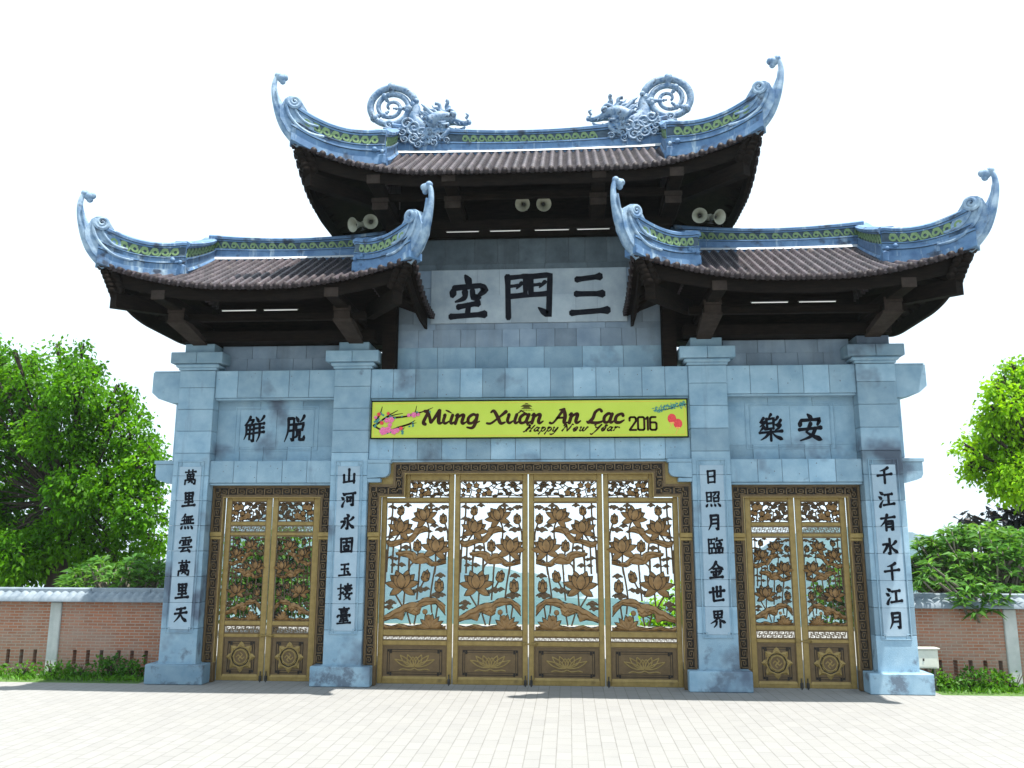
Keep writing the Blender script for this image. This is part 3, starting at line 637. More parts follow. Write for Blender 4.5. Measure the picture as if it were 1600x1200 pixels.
def make_roof(rf, name, label=None):
    """returns the roof part with all its sub-parts"""
    mb = MB(); mb.cm = 0
    for sd in range(4): tile_slope(mb, rf, sd)
    root = gpart(mb, 'roof', [M['tile'], M['tile_end']], gate)
    if label: root['label'] = label
    # timber underside, fascia, corner beams
    mb = MB()
    def under(side):
        half = rf.Lx if side < 2 else rf.Ly; depth = rf.Ly if side < 2 else rf.Lx-rf.xs
        A = np.linspace(-half+.06, half-.06, 41); D = np.linspace(.05, depth, 9)
        vs = []; fs = []
        for a in A:
            t = rf.Ly if side < 2 and abs(a) <= rf.xs else (rf.ks*(rf.Lx-abs(a))/rf.sf if side < 2 else min(rf.Lx-rf.xs, rf.sf*(rf.Ly-abs(a))/rf.ks))
            for d in D:
                d = min(d, max(t, .05)); x, y = ((a, -rf.Ly+d), (a, rf.Ly-d), (-rf.Lx+d, a), (rf.Lx-d, a))[side]
                vs.append(rf.P(x, y, -.075))
        m = len(D)
        for i in range(len(A)-1):
            for j in range(m-1): fs.append((i*m+j, i*m+j+1, (i+1)*m+j+1, (i+1)*m+j))
        mb.add(vs, fs)
    for sd in range(4): under(sd)
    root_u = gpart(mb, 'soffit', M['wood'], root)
    mb = MB()
    for side in range(4):
        half = (rf.Lx if side < 2 else rf.Ly)-.16
        A = np.linspace(-half, half, 45); vs = []; fs = []
        for a in A:
            for d, dz in ((.14, -.045), (.14, -.35), (.20, -.36), (.20, -.045)):
                x, y = ((a, -rf.Ly+d), (a, rf.Ly-d), (-rf.Lx+d, a), (rf.Lx-d, a))[side]; vs.append(rf.P(x, y, dz-.0))
        for i in range(len(A)-1):
            for j in range(4): fs.append((i*4+j, i*4+(j+1) % 4, (i+1)*4+(j+1) % 4, (i+1)*4+j))
        mb.add(vs, fs)
        # thin moulding under the tiles
    for a in np.arange(-rf.Lx+.3, rf.Lx-.3, .42):                       # rafters
        for sy in (-1, 1):
            q = [rf.P(a, sy*(rf.Ly-.24), -.13)]
            t = rf.Ly-.1 if abs(a) <= rf.xs else max(.3, rf.ks*(rf.Lx-abs(a))/rf.sf)
            q.append(rf.P(a, sy*(rf.Ly-t), -.13)); mb.tube(q, .05, 4, caps=False)
    for b in np.arange(-rf.Ly+.5, rf.Ly-.4, .42):
        for sx in (-1, 1): mb.tube([rf.P(sx*(rf.Lx-.24), b, -.13), rf.P(sx*rf.xs, b, -.13)], .05, 4, caps=False)
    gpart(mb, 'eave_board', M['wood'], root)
    for sx in (-1, 1):
        for sy in (-1, 1):
            mb = MB()
            a = Vector(rf.P(sx*(rf.Lx-.34), sy*(rf.Ly-.1), 0)); a.z -= .82
            b = Vector((rf.cx+sx*(rf.xs-.1), rf.yc+sy*.4, rf.ze-.1))
            d = (b-a); side = Vector((-d.y, d.x, 0)).normalized()*.095
            vs = [a+side, a-side, a-side+Vector((0, 0, .3)), a+side+Vector((0, 0, .3)), b+side, b-side, b-side+Vector((0, 0, .3)), b+side+Vector((0, 0, .3))]
            mb.add(vs, [(0, 1, 2, 3), (7, 6, 5, 4), (0, 4, 5, 1), (1, 5, 6, 2), (2, 6, 7, 3), (3, 7, 4, 0)])
            # carved cloud blocks stepping up from the beam end to the corner tiles
            c = Vector(rf.P(sx*(rf.Lx-.14), sy*(rf.Ly-.04), -.1))
            for k in range(5):
                t = (k+.6)/5; p = (a+Vector((0, 0, .3)))*(1-t)+c*t
                mb.ball(p, .1, 8, 6, (1, 1, .8))
                mb.ball(p+Vector((-sx*.16, sy*-.02, .02)), .085, 8, 6); mb.ball(p+Vector((sx*.02, -sy*.16, .02)), .085, 8, 6)
            mb.tube([a+Vector((0, 0, .26))+d*.03, c-Vector((sx*.08, sy*.08, 0))], [.13, .09], 6)
            gpart(mb, 'corner_beam', M['wood'], root)
    # main ridge wall, sagging slightly in the middle
    zb = rf.ze+rf.sf*(rf.Ly-.27)-.04
    path = []
    for x in np.linspace(-rf.xr, rf.xr, 25):
        s = rf.sag*(1-(x/rf.xr)**2); path.append((rf.cx+x, rf.yc, zb, rf.zrt-s))
    mb = MB(); sweep(mb, path, PROF_R)
    mb.cm = 3; half = len(path)//2
    sk = 2.55 if rf is main_rf else 0
    scroll_band(mb, path[:half+1][::-1], .55, .79, .125, flip=-1, unit=.215) if not sk else None
    scroll_band(mb, path[half:], .55, .79, .125, flip=1, unit=.215) if not sk else None
    if sk: scroll_band(mb, [q for q in path if abs(q[0]-rf.cx) < 1.75], .55, .79, .125, flip=1, unit=.2)
    gpart(mb, 'ridge', RM, root)
    # gable ridges run down the slope, hip ridges run out to the corners and end in horns
    for sx in (-1, 1):
        for sy in (-1, 1):
            yst = rf.Ly-rf.ds
            gp = []
            for t in np.linspace(0, 1, 8):
                y = (1-t)*.0+t*(yst+.05); x = rf.xr+(rf.xs-rf.xr)*t
                zt = rf.zrt-.005+(rf.ze+rf.sf*rf.ds+rf.st+.02-rf.zrt)*(t**.8)
                gp.append((rf.cx+sx*x, rf.yc+sy*y, rf.z(min(x, rf.xs)*.999, y)-.06, zt))
            mb = MB(); sweep(mb, gp, PROF_G)
            mb.cm = 3; scroll_band(mb, gp, .555, .80, .125, unit=.20); gpart(mb, 'gable_ridge', RM, root)
            hp = []; p0 = Vector((rf.xs, yst)); p1 = Vector((rf.Lx, rf.Ly)); Lh = (p1-p0).length
            for t in np.linspace(-.04, 1.02, 22):
                p = p0+(p1-p0)*t; zs = rf.z(min(p.x, rf.Lx), min(p.y, rf.Ly))
                z0 = rf.ze+rf.sf*rf.ds+rf.st; zc = rf.z(rf.Lx, rf.Ly)+.80
                top = z0+(zc-z0)*max(0, t)**2.6-.14*math.sin(math.pi*min(1, max(0, t))**.9)
                hp.append((rf.cx+sx*p.x, rf.yc+sy*p.y, zs-.05, top))
            mb = MB(); sweep(mb, hp, PROF_H)
            # step block with a little guardian knob where the two ridges meet
            q = hp[1]; mb.box(q[0]-.17, q[0]+.17, q[1]-.17, q[1]+.17, q[2], q[2]+.24, .03)
            mb.ball((q[0]+sx*.06, q[1]+sy*.22, q[2]+.31), .06, 8, 6); mb.ball((q[0]-sx*.1, q[1]+sy*.2, q[2]+.27), .045, 8, 6)
            mb.cm = 3; scroll_band(mb, hp[1:-2], .565, .81, .12, unit=.205, flip=1); gpart(mb, 'hip_ridge', RM, root)
            # horn
            mb = MB(); d = (p1-p0).normalized(); dx, dy = sx*d.x, sy*d.y; c = rf.P(sx*rf.Lx, sy*rf.Ly)
            hf = lambda u, v, q: (c[0]+dx*u-dy*q, c[1]+dy*u+dx*q, c[2]+v)
            cl = smoothpts(HORN, 4)
            n = len(cl); vs = []; fs = []; m = 10
            for i, (u, v, wd) in enumerate(cl):
                a = cl[max(i-1, 0)]; b = cl[min(i+1, n-1)]; tu, tv = b[0]-a[0], b[1]-a[1]; l = math.hypot(tu, tv); nu, nv = -tv/l, tu/l
                th = .095 if wd > .12 else max(.045, .095*wd/.12)
                for k in range(m):
                    g = 2*math.pi*k/m; cg, sg2 = math.cos(g), math.sin(g)
                    e = math.copysign(abs(cg)**.7, cg); vs.append(hf(u+nu*wd*e, v+nv*wd*e, th*math.copysign(abs(sg2)**.6, sg2)*(1 if wd > .09 else 1)))
            for i in range(n-1):
                for k in range(m): fs.append((i*m+k, i*m+(k+1) % m, (i+1)*m+(k+1) % m, (i+1)*m+k))
            fs += [tuple(range(m)), tuple(range((n-1)*m, n*m))]
            mb.cs = True; mb.add(vs, fs); mb.cs = False
            for (u, v, r) in ((.285, 1.385, .095), (.36, 1.43, .075), (.22, 1.41, .075), (.26, 1.315, .065)): mb.ball(hf(u, v, 0), r, 9, 7, (1, 1, 1))
            # scroll at the head of the hip ridge and the rib that runs into it
            vf = (lambda u, v, q: hf(u, v, q)) if sx*sy > 0 else (lambda u, v, q: hf(u, v, -q))
            mb.prism([(-.45, .0), (-.1, -.03), (.12, .16), (.27, .42), (.30, .60), (.24, .76), (.20, .86), (.12, .93), (.0, .96), (-.10, .92), (-.18, .80), (-.3, .62), (-.42, .4)], -.135, .135, lambda x, y, z: hf(x, z, y))
            for q in (vf, lambda u, v, d: vf(u, v, -d)):
                volute(mb, q, (.0, .815), .145, 1.8, .085, .055, start=math.pi*.05, sgn=-1, base=.13)
                mb.ribbon(smoothpts([(-.62, .12), (-.35, .15), (-.10, .28), (.08, .48), (.155, .68), (.17, .80)], 5), [.06]*21+[.05]*5, q, .04, .13, .012)
                mb.ribbon(smoothpts([(-.5, .34), (-.28, .38), (-.12, .50), (-.03, .64)], 5), [.05]*16, q, .03, .13, .01)
                mb.ribbon(smoothpts([(-.1, .04), (.1, .26), (.235, .52), (.33, .82), (.385, 1.1)], 5), [.035]*21, q, .03, .07, .008)
            gpart(mb, 'horn', M['glaze_pale'], root)
    return root

main_rf = Roof(0, .55, 4.88, 2.45, 10.46, .656, 3.27, 3.15, .72, .74, 12.83, .27); main_rf.st = .86
R0 = make_roof(main_rf, 'main'); SR = []
for sx in (-1, 1):
    sr = Roof(sx*5.42, .45, 3.27, 2.65, 7.97, .573, 2.10, 1.96, .90, .51, 10.07, .13); sr.st = .78
    rr = make_roof(sr, 'side'); SR.append((rr, sr, sx))
# second set of eave brackets and purlins under each roof ------------------------
def bracket(root, x, rf, zt, ylow, zlow, brace=None):
    mb = MB(); yf = rf.yc-rf.Ly
    mb.box(x-.14, x+.14, yf+.12, .36, zt-.17, zt+.02, .015)            # upper beam through the fascia
    mb.cm = 1; mb.box(x-.143, x+.143, yf+.105, yf+.118, zt-.173, zt+.023, .004); mb.box(x-.187, x+.187, ylow-.012, ylow-.002, zlow+.098, zlow+.202, .003); mb.box(x-.172, x+.172, ylow+.006, ylow+.018, zlow-.062, zlow+.096, .003); mb.cm = 0
    mb.box(x-.09, x+.09, ylow+.06, .3, zlow+.2, zt-.17)
    mb.box(x-.185, x+.185, ylow, .3, zlow+.1, zlow+.2, .02); mb.box(x-.17, x+.17, ylow+.02, .3, zlow-.06, zlow+.097, .03)
    if brace:
        mb.cm = 1
        yb, zb = brace
        vs = []
        for y, z, h in ((ylow+.03, zlow-.06, .2), (yb, zb, .16)):
            for dx, dz in ((-h, 0), (h, 0), (h, -.05), (-h, -.05)): vs.append((x+dx, y, z+dz))
        for y, z, h in ((ylow+.4, zlow-.06, .2), (yb+.3, zb, .16)):
            for dx in (-h, h): vs.append((x+dx, y, z))
        mb.add(vs, [(0, 1, 2, 3), (4, 7, 6, 5), (3, 2, 6, 7), (0, 3, 7, 4), (1, 5, 6, 2), (0, 8, 9, 1), (8, 10, 11, 9), (4, 10, 8, 0), (1, 9, 11, 5), (4, 5, 11, 10)])
    return gpart(mb, 'bracket', [M['wood'], M['beam_end']], root)
DZ = -.19
for x in (-3.14, -1.56, 1.56, 3.14): bracket(R0, x, main_rf, 10.47, -1.12, 10.06)
for rr, sr, sx in SR:
    for x in (7.424, 3.84): bracket(rr, sx*x, sr, 7.94, -1.25, 7.62, (.06, 7.345))
    mb = MB(); a, b = sorted((sx*3.4, sx*7.8)); mb.box(a, b, -.98, -.84, 7.60, 7.76, .01); mb.box(a, b, -.1, .3, 7.36, 7.6, .01)
    gpart(mb, 'purlin', M['wood'], rr)
mb = MB(); mb.box(-3.2, 3.2, -.24, .29, 9.84, 10.06, .012); mb.box(-3.2, 3.2, -1.02, -.9, 10.24, 10.40, .01); gpart(mb, 'purlin', M['wood'], R0)

# ------------------------------------------------------------------ ridge dragons
def dragon(sx):
    cx, cz = 3.33, 13.49
    mb = MB(); y0 = .55
    P3 = lambda u, v, d=0: (sx*u, y0-d, v)
    def tb(pts, rad, n=8, k=5, d=0.0, sq=(1, 1)):
        p = smoothpts([tuple(q)+(0,) if len(q) == 2 else tuple(q) for q in pts], k); rr = np.interp(np.linspace(0, 1, len(p)), np.linspace(0, 1, len(rad)), rad)
        mb.tube([P3(a, b, c+d) for a, b, c in p], list(rr), n, sq)
    # coiled tail
    pts = []; n = 74
    for i in range(n):
        t = i/(n-1); g = R(165)-R(915)*t; rr = .51*(1-t)**.85+.05 if t > .0 else .55
        pts.append((cx+rr*1.08*math.cos(g), cz+rr*math.sin(g), 0))
    # the outer turn leaves the coil on the head side and runs down into the neck
    rad = list(np.linspace(.095, .03, n)); mb.tube([P3(a, b, c) for a, b, c in pts], rad, 10)
    for k in (6, 16, 27, 37, 46, 55):
        a = pts[k]; d = (a[0]-cx, a[1]-cz); l = math.hypot(*d)
        mb.ball(P3(a[0], a[1], .02), rad[k]*1.35, 8, 6)
        mb.ball(P3(a[0]-d[0]/l*.10, a[1]-d[1]/l*.10, .0), rad[k]*.8, 8, 6); mb.ball(P3(a[0]-d[0]/l*.16, a[1]-d[1]/l*.14, .0), rad[k]*.6, 8, 6)
    tb([(2.80, 13.62), (2.73, 13.40), (2.74, 13.16), (2.62, 12.98), (2.45, 12.90)], [.10, .13, .17, .22, .24], 10, sq=(.8, 1))
    for q in ((2.78, 13.52), (2.85, 13.42), (2.72, 13.62), (2.92, 13.38)): mb.ball(P3(q[0], q[1], .04), .075, 8, 6)
    # breast of clouds on the ridge
    for (u, v, r) in ((2.9, 12.95, .17), (2.72, 12.85, .2), (2.55, 12.72, .2), (2.35, 12.72, .19), (2.72, 12.58, .16), (2.48, 12.52, .16), (2.22, 12.56, .14), (3.0, 12.74, .12), (2.95, 12.56, .11), (2.05, 12.62, .11), (2.25, 12.44, .1), (2.62, 12.42, .1), (1.95, 12.5, .09)):
        f = lambda a, b, d: P3(a, b, d+.185)
        volute(mb, f, (u, v), r*.9, 1.5, r*.36, .05, start=rnd.random()*6, sgn=rnd.choice((-1, 1)))
        mb.ball(P3(u, v, .13), r*.95, 10, 6, (1, .35, 1))
    # the volutes sit proud of the ridge face
    for (u0, v0, du) in ((2.75, 12.62, .5), (2.7, 12.82, .55), (2.35, 12.5, .45)):
        tb([(u0, v0, .16), (u0+du*.35, v0-.07, .16), (u0+du*.6, v0+.03, .16), (u0+du, v0-.02, .15)], [.05, .045, .04, .012])
    # head: skull, brow, open jaws, horns, whiskers, mane
    tb([(2.35, 13.0, .0), (2.12, 13.12, .0), (1.92, 13.14, .0), (1.76, 13.08, .0), (1.60, 13.03, .0), (1.48, 13.03, .0), (1.40, 13.09, 0)], [.24, .23, .17, .095, .07, .062, .035], 12, sq=(1.3, .9))
    tb([(2.2, 12.86, 0), (1.98, 12.86, 0), (1.78, 12.84, 0), (1.62, 12.86, 0), (1.52, 12.93, 0)], [.16, .11, .06, .05, .025], 10, sq=(1.4, .7))
    mb.ball(P3(1.42, 13.02, .03), .055, 8, 6); mb.ball(P3(1.45, 13.06, .05), .04, 8, 6)
    for d in (.14, -.14):
        for (u0, v0, u1, v1) in ((1.78, 12.98, 1.70, 12.92), (1.66, 12.97, 1.62, 12.9), (1.56, 12.97, 1.55, 12.92)): tb([(u0, v0, d), (u1, v1, d)], [.022, .006], 5)
        tb([(1.5, 13.08, d*.8), (1.44, 13.16, d), (1.5, 13.2, d)], [.035, .03, .015], 6)
        for (a, b) in ((2.06, 13.28), (2.16, 13.24), (2.26, 13.2)): tb([(a, b-.12, d*.9), (a+.08, b+.06, d*.9), (a+.2, b+.10, d*.8), (a+.27, b+.2, d*.7)], [.06, .05, .03, .008], 6)
        for (a, b) in ((1.98, 12.98), (2.06, 13.06), (1.9, 12.92)): tb([(a, b, d*1.2), (a+.12, b-.03, d*1.6), (a+.2, b+.05, d*1.5)], [.05, .04, .01], 6)
        mb.ball(P3(1.80, 13.19, d), .085, 10, 7); mb.ball(P3(1.83, 13.205, d*1.35), .045, 8, 6)
        tb([(1.74, 13.22, d), (1.86, 13.31, d), (2.0, 13.26, d)], [.02, .05, .03], 6)
        tb([(1.92, 13.26, d*.6), (1.97, 13.40, d*.8), (1.93, 13.52, d), (1.97, 13.56, d)], [.055, .048, .04, .045], 7)
        tb([(2.02, 13.24, d*.6), (2.12, 13.36, d*.9), (2.14, 13.46, d), (2.24, 13.49, d)], [.06, .05, .042, .045], 7)
        mb.ball(P3(2.18, 13.02, d*1.3), .12, 9, 7, (1, .6, 1.2)); mb.ball(P3(2.05, 12.9, d*1.25), .1, 9, 7, (1, .6, 1))
        for (a, b, c, e) in ((13.18, 13.22, 13.38, 13.50), (13.08, 13.12, 13.26, 13.22), (13.0, 13.0, 13.14, 13.08), (12.92, 12.9, 12.98, 12.94), (12.84, 12.78, 12.84, 12.8), (13.14, 13.1, 13.2, 13.34)):
            tb([(2.15, a, d), (2.32, b, d*1.1), (2.46, c, d), (2.58+.04*rnd.random(), e, d*.8)], [.05, .055, .045, .012], 6)
        tb([(1.9, 12.8, d), (1.98, 12.66, d*1.2), (2.12, 12.6, d*1.2), (2.3, 12.64, d*1.1)], [.07, .06, .045, .015], 6)
        tb([(2.02, 12.84, d), (2.15, 12.72, d*1.2), (2.35, 12.7, d*1.2), (2.52, 12.76, d*1.1)], [.06, .055, .04, .015], 6)
    # little cloud scroll under the coil
    f = lambda a, b, d: P3(a, b, d)
    volute(mb, f, (3.36, 12.985), .11, 1.4, .075, .22, start=3.4, sgn=-1); mb.box(*sorted((sx*3.24, sx*3.5)), .42, .68, 12.87, 12.93, .02)
    mb.v = [(a, b, c+DZ) for a, b, c in mb.v]
    dr = gpart(mb, 'dragon_ornament', M['dragon'], R0)
    return dr
for sx in (-1, 1): dragon(sx)
# ------------------------------------------------------------------ bronze doors
def key_band(mb, pts, size=.135, pitch=.175, y=.1, th=.012):
    """greek key squares along a polyline of (x,z) band centres; material slot 2 is the raised key"""
    for (x0, z0), (x1, z1) in zip(pts, pts[1:]):
        L_ = math.hypot(x1-x0, z1-z0); n = max(1, int(L_/pitch)); horiz = abs(x1-x0) > abs(z1-z0)
        for i in range(n):
            t = (i+.5)/n; cx, cz = x0+(x1-x0)*t, z0+(z1-z0)*t; h = size/2; a = L_/n/2
            fl = 1 if i % 2 else -1
            if horiz: f = lambda u, v, d: (cx+u*a*.9, y-d, cz+v*h*fl)
            else: f = lambda u, v, d: (cx+v*h*fl, y-d, cz+u*a*.9)
            w_ = .25
            for pl in (((-.8, -.88), (-.8, .88), (.8, .88), (.8, -.45), (-.2, -.45), (-.2, .25), (.3, .25)),):
                for p, q in zip(pl, pl[1:]):
                    xs = sorted((p[0], q[0])); vs_ = sorted((p[1], q[1])); e = w_/2
                    A = f(xs[0]-e, vs_[0]-e, 0); B = f(xs[1]+e, vs_[1]+e, 0)
                    mb.box(min(A[0], B[0]), max(A[0], B[0]), y-th, y+.004, min(A[2], B[2]), max(A[2], B[2]))
BR = [M['bronze'], M['groove'], M['bronze_dark']]
def moulding(mb, x0, x1, z0, z1, y, yb, slot=2):
    mb.cm = slot; mb.box(x0, x1, y, yb, z0, z1, .008)
def surround(outer, y, sides, corners=False):
    """outer: list of (x,z) along the outer edge; the band (border, key recess, border) follows it inwards"""
    mb = MB()
    def strip(o0, o1, yy, slot):
        P = offset(outer, o0); Q = offset(outer, o1); mb.cm = slot
        for i in range(len(P)-1):
            a, b, c, d = P[i], P[i+1], Q[i+1], Q[i]
            vs = [(p[0], yy, p[1]) for p in (a, b, c, d)]+[(p[0], y+.12, p[1]) for p in (a, b, c, d)]
            mb.add(vs, [(0, 1, 2, 3), (7, 6, 5, 4), (0, 4, 5, 1), (2, 6, 7, 3), (1, 5, 6, 2), (0, 3, 7, 4)])
    strip(0, .05, y, 2); strip(.0505, .056, y-.012, 2); strip(.0565, .204, y+.012, 1); strip(.2045, .211, y-.012, 2); strip(.2115, .252, y, 2); strip(.2525, .27, y-.02, 0)
    mb.cm = 2; key_band(mb, offset(outer, .130), .135, .19, y+.012, .018)
    for sx, x0, x1 in sides:                                            # gold cap block and plinth on the jambs
        mb.cm = 0; a, b = sorted((x0, x1)); mb.box(a, b, y-.035, y+.12, 3.05, 3.15, .01); mb.box(a+.015, b-.015, y-.025, y+.12, 2.985, 3.045, .01)
        mb.cm = 2; mb.box(a, b, y-.02, y+.12, 0, .40, .01)
    if corners:
        for sx in (-1, 1): mb.cm = 0; mb.box(*sorted((sx*2.9, sx*3.47)), .15, .2, 4.1, 4.69, .006)
    return gpart(mb, 'door_surround', BR, gate)
def offset(P, d):
    out = []; n = len(P)
    for i in range(n):
        ns = []
        for a, b in ((i-1, i), (i, i+1)):
            if a >= 0 and b < n:
                dx, dz = P[b][0]-P[a][0], P[b][1]-P[a][1]; l = math.hypot(dx, dz); ns.append((dz/l, -dx/l))
        if len(ns) == 1: out.append((P[i][0]+ns[0][0]*d, P[i][1]+ns[0][1]*d))
        else: out.append((P[i][0]+(ns[0][0]+ns[1][0])*d, P[i][1]+(ns[0][1]+ns[1][1])*d))
    return out
surround([(-3.465, .401), (-3.465, 4.17), (-2.93, 4.17), (-2.93, 4.66), (2.93, 4.66), (2.93, 4.17), (3.465, 4.17), (3.465, .401)], .11,
         ((-1, -3.46, -3.19), (1, 3.19, 3.46)), True)
for sx in (-1, 1):
    a, b = sorted((sx*4.31, sx*7.0))
    surround([(a, .401), (a, 4.16), (b, 4.16), (b, .401)], .26, ((sx, a, a+.275), (sx, b-.275, b)))

# relief artwork ---------------------------------------------------
def petal(mb, base, ang, ln, wd, d, fn, tip=.25, curl=0.0, dome=.018, th=.02, _dark=False):
    """one pointed petal; the middle line is raised"""
    n = 7; ca, sa = math.cos(ang), math.sin(ang); L_ = []; Rr = []; C = []
    if not _dark:
        cm = mb.cm; mb.cm = 1; e = .015; petal(mb, (base[0]-ca*e, base[1]-sa*e), ang, ln+2.4*e, wd+2*e, d-.004, fn, tip, curl, .0, th, True); mb.cm = cm  # larger dark petal beneath: crevice shade painted as an outline
    for i in range(n+1):
        t = i/n; wv = wd/2*1.42*t**.5*(1-t**2.3) if i < n else 0
        if i == 0: wv = wd*.12
        off = curl*t*t
        px, py = base[0]+ca*ln*t-sa*off, base[1]+sa*ln*t+ca*off
        L_.append((px-sa*wv, py+ca*wv)); Rr.append((px+sa*wv, py-ca*wv)); C.append((px, py))
    vs = []; fs = []
    for l, c, r in zip(L_, C, Rr): vs += [fn(*l, d-th), fn(*l, d), fn(*c, d+dome), fn(*r, d), fn(*r, d-th)]
    for i in range(n):
        a, b = i*5, i*5+5
        for j in range(4): fs.append((a+j, a+j+1, b+j+1, b+j))
    mb.add(vs, fs)
def lotus(mb, b, s, fn, tilt=0.0, full=1.0):
    r_ = R
    for k, (a, l, w_, d) in enumerate(((44, .98, .56, 0), (-44, .98, .56, .003), (20, 1.02, .56, .010), (-20, 1.02, .56, .014),
                        (68, 1.0, .46, .012), (-68, 1.0, .46, .016), (112, .80, .46, .012), (-114, .80, .46, .016), (34, .84, .54, .028), (-32, .84, .54, .034), (4, .80, .58, .046))):
        petal(mb, b, r_(90+a+tilt), l*s, w_*s, d*2.2, fn, dome=.026, curl=(.10*s*(1 if a > 0 else -1) if abs(a) > 50 else 0))
def bud(mb, b, s, fn, tilt=0):
    for a, l, w_, d in ((0, 1, .62, 0), (18, .84, .48, .012), (-18, .84, .48, .013), (0, .72, .34, .024), (50, .45, .25, .02), (-50, .45, .25, .021)):
        petal(mb, b, R(90+a+tilt), l*s, w_*s, d*2, fn)
def cloudlet(mb, c, s, fn, d=.0):
    cm = mb.cm; mb.cm = 1 if mb is not None else 0; n = 12  # dark backing paints the shade between the lobes
    p = [(c[0]+(1.0*math.cos(2*math.pi*i/n))*s, c[1]+(.42*math.sin(2*math.pi*i/n))*s-.03*s) for i in range(n)]; vs = [fn(*q, d-.016) for q in p]+[fn(*q, d-.006) for q in p]
    mb.add(vs, [tuple(range(n)), tuple(range(2*n-1, n-1, -1))]+[(i, (i+1) % n, (i+1) % n+n, i+n) for i in range(n)]); mb.cm = cm
    for dx, dy, r in ((-.62, .05, .5), (0, .28, .6), (.6, .05, .5), (.15, -.34, .48), (-1.1, -.15, .3), (1.12, -.17, .3)):
        n = 10; p = [(c[0]+(dx+r*math.cos(2*math.pi*i/n))*s, c[1]+(dy+r*.8*math.sin(2*math.pi*i/n))*s) for i in range(n)]
        dd = d+rnd.random()*.01; vs = [fn(*q, dd-.018) for q in p]+[fn(*q, dd) for q in p]+[fn(c[0]+dx*s, c[1]+dy*s, dd+.014)]
        mb.add(vs, [(i, (i+1) % n, (i+1) % n+n, i+n) for i in range(n)]+[(i+n, (i+1) % n+n, 2*n) for i in range(n)])
def leafshape(mb, top, bot, fn, d, amp=0.012, dome=.03):
    """long folded lotus leaf between two edge polylines, with rippled rims and a raised fold"""
    T = smoothpts(top, 6); B = smoothpts(bot, 6); n = 40
    def rs(P):
        i = np.linspace(0, len(P)-1, n); return [(float(np.interp(k, range(len(P)), [q[0] for q in P])), float(np.interp(k, range(len(P)), [q[1] for q in P]))) for k in i]
    T, B = rs(T), rs(B); vs = []; fs = []
    cm = mb.cm; mb.cm = 1; mb.ribbon(T[::3]+[T[-1]], [.022]*(len(T[::3])+1), fn, .016, d-.022, cap=False); mb.ribbon(B[::3]+[B[-1]], [.022]*(len(B[::3])+1), fn, .016, d-.022, cap=False); mb.cm = cm  # dark rims paint the crevice shade along the leaf edges
    for i in range(n):
        w1 = amp*math.sin(i*1.25)*(0 < i < n-1); w2 = amp*math.sin(i*1.05+1)*(0 < i < n-1)
        a = (T[i][0], T[i][1]+w1); b = (B[i][0], B[i][1]+w2); f_ = .55+.12*math.sin(i*.5)
        m = (a[0]+(b[0]-a[0])*f_, a[1]+(b[1]-a[1])*f_); m2 = (a[0]+(b[0]-a[0])*(f_-.14), a[1]+(b[1]-a[1])*(f_-.14))
        vs += [fn(*a, d-.02), fn(*a, d+.006), fn(*m2, d+dome), fn(*m, d+dome*.25), fn((m[0]+b[0])/2, (m[1]+b[1])/2, d+dome*.7), fn(*b, d+.004), fn(*b, d-.02)]
    for i in range(n-1):
        for j in range(6): fs.append((i*7+j, i*7+j+1, i*7+8+j, i*7+7+j))
    mb.add(vs, fs)
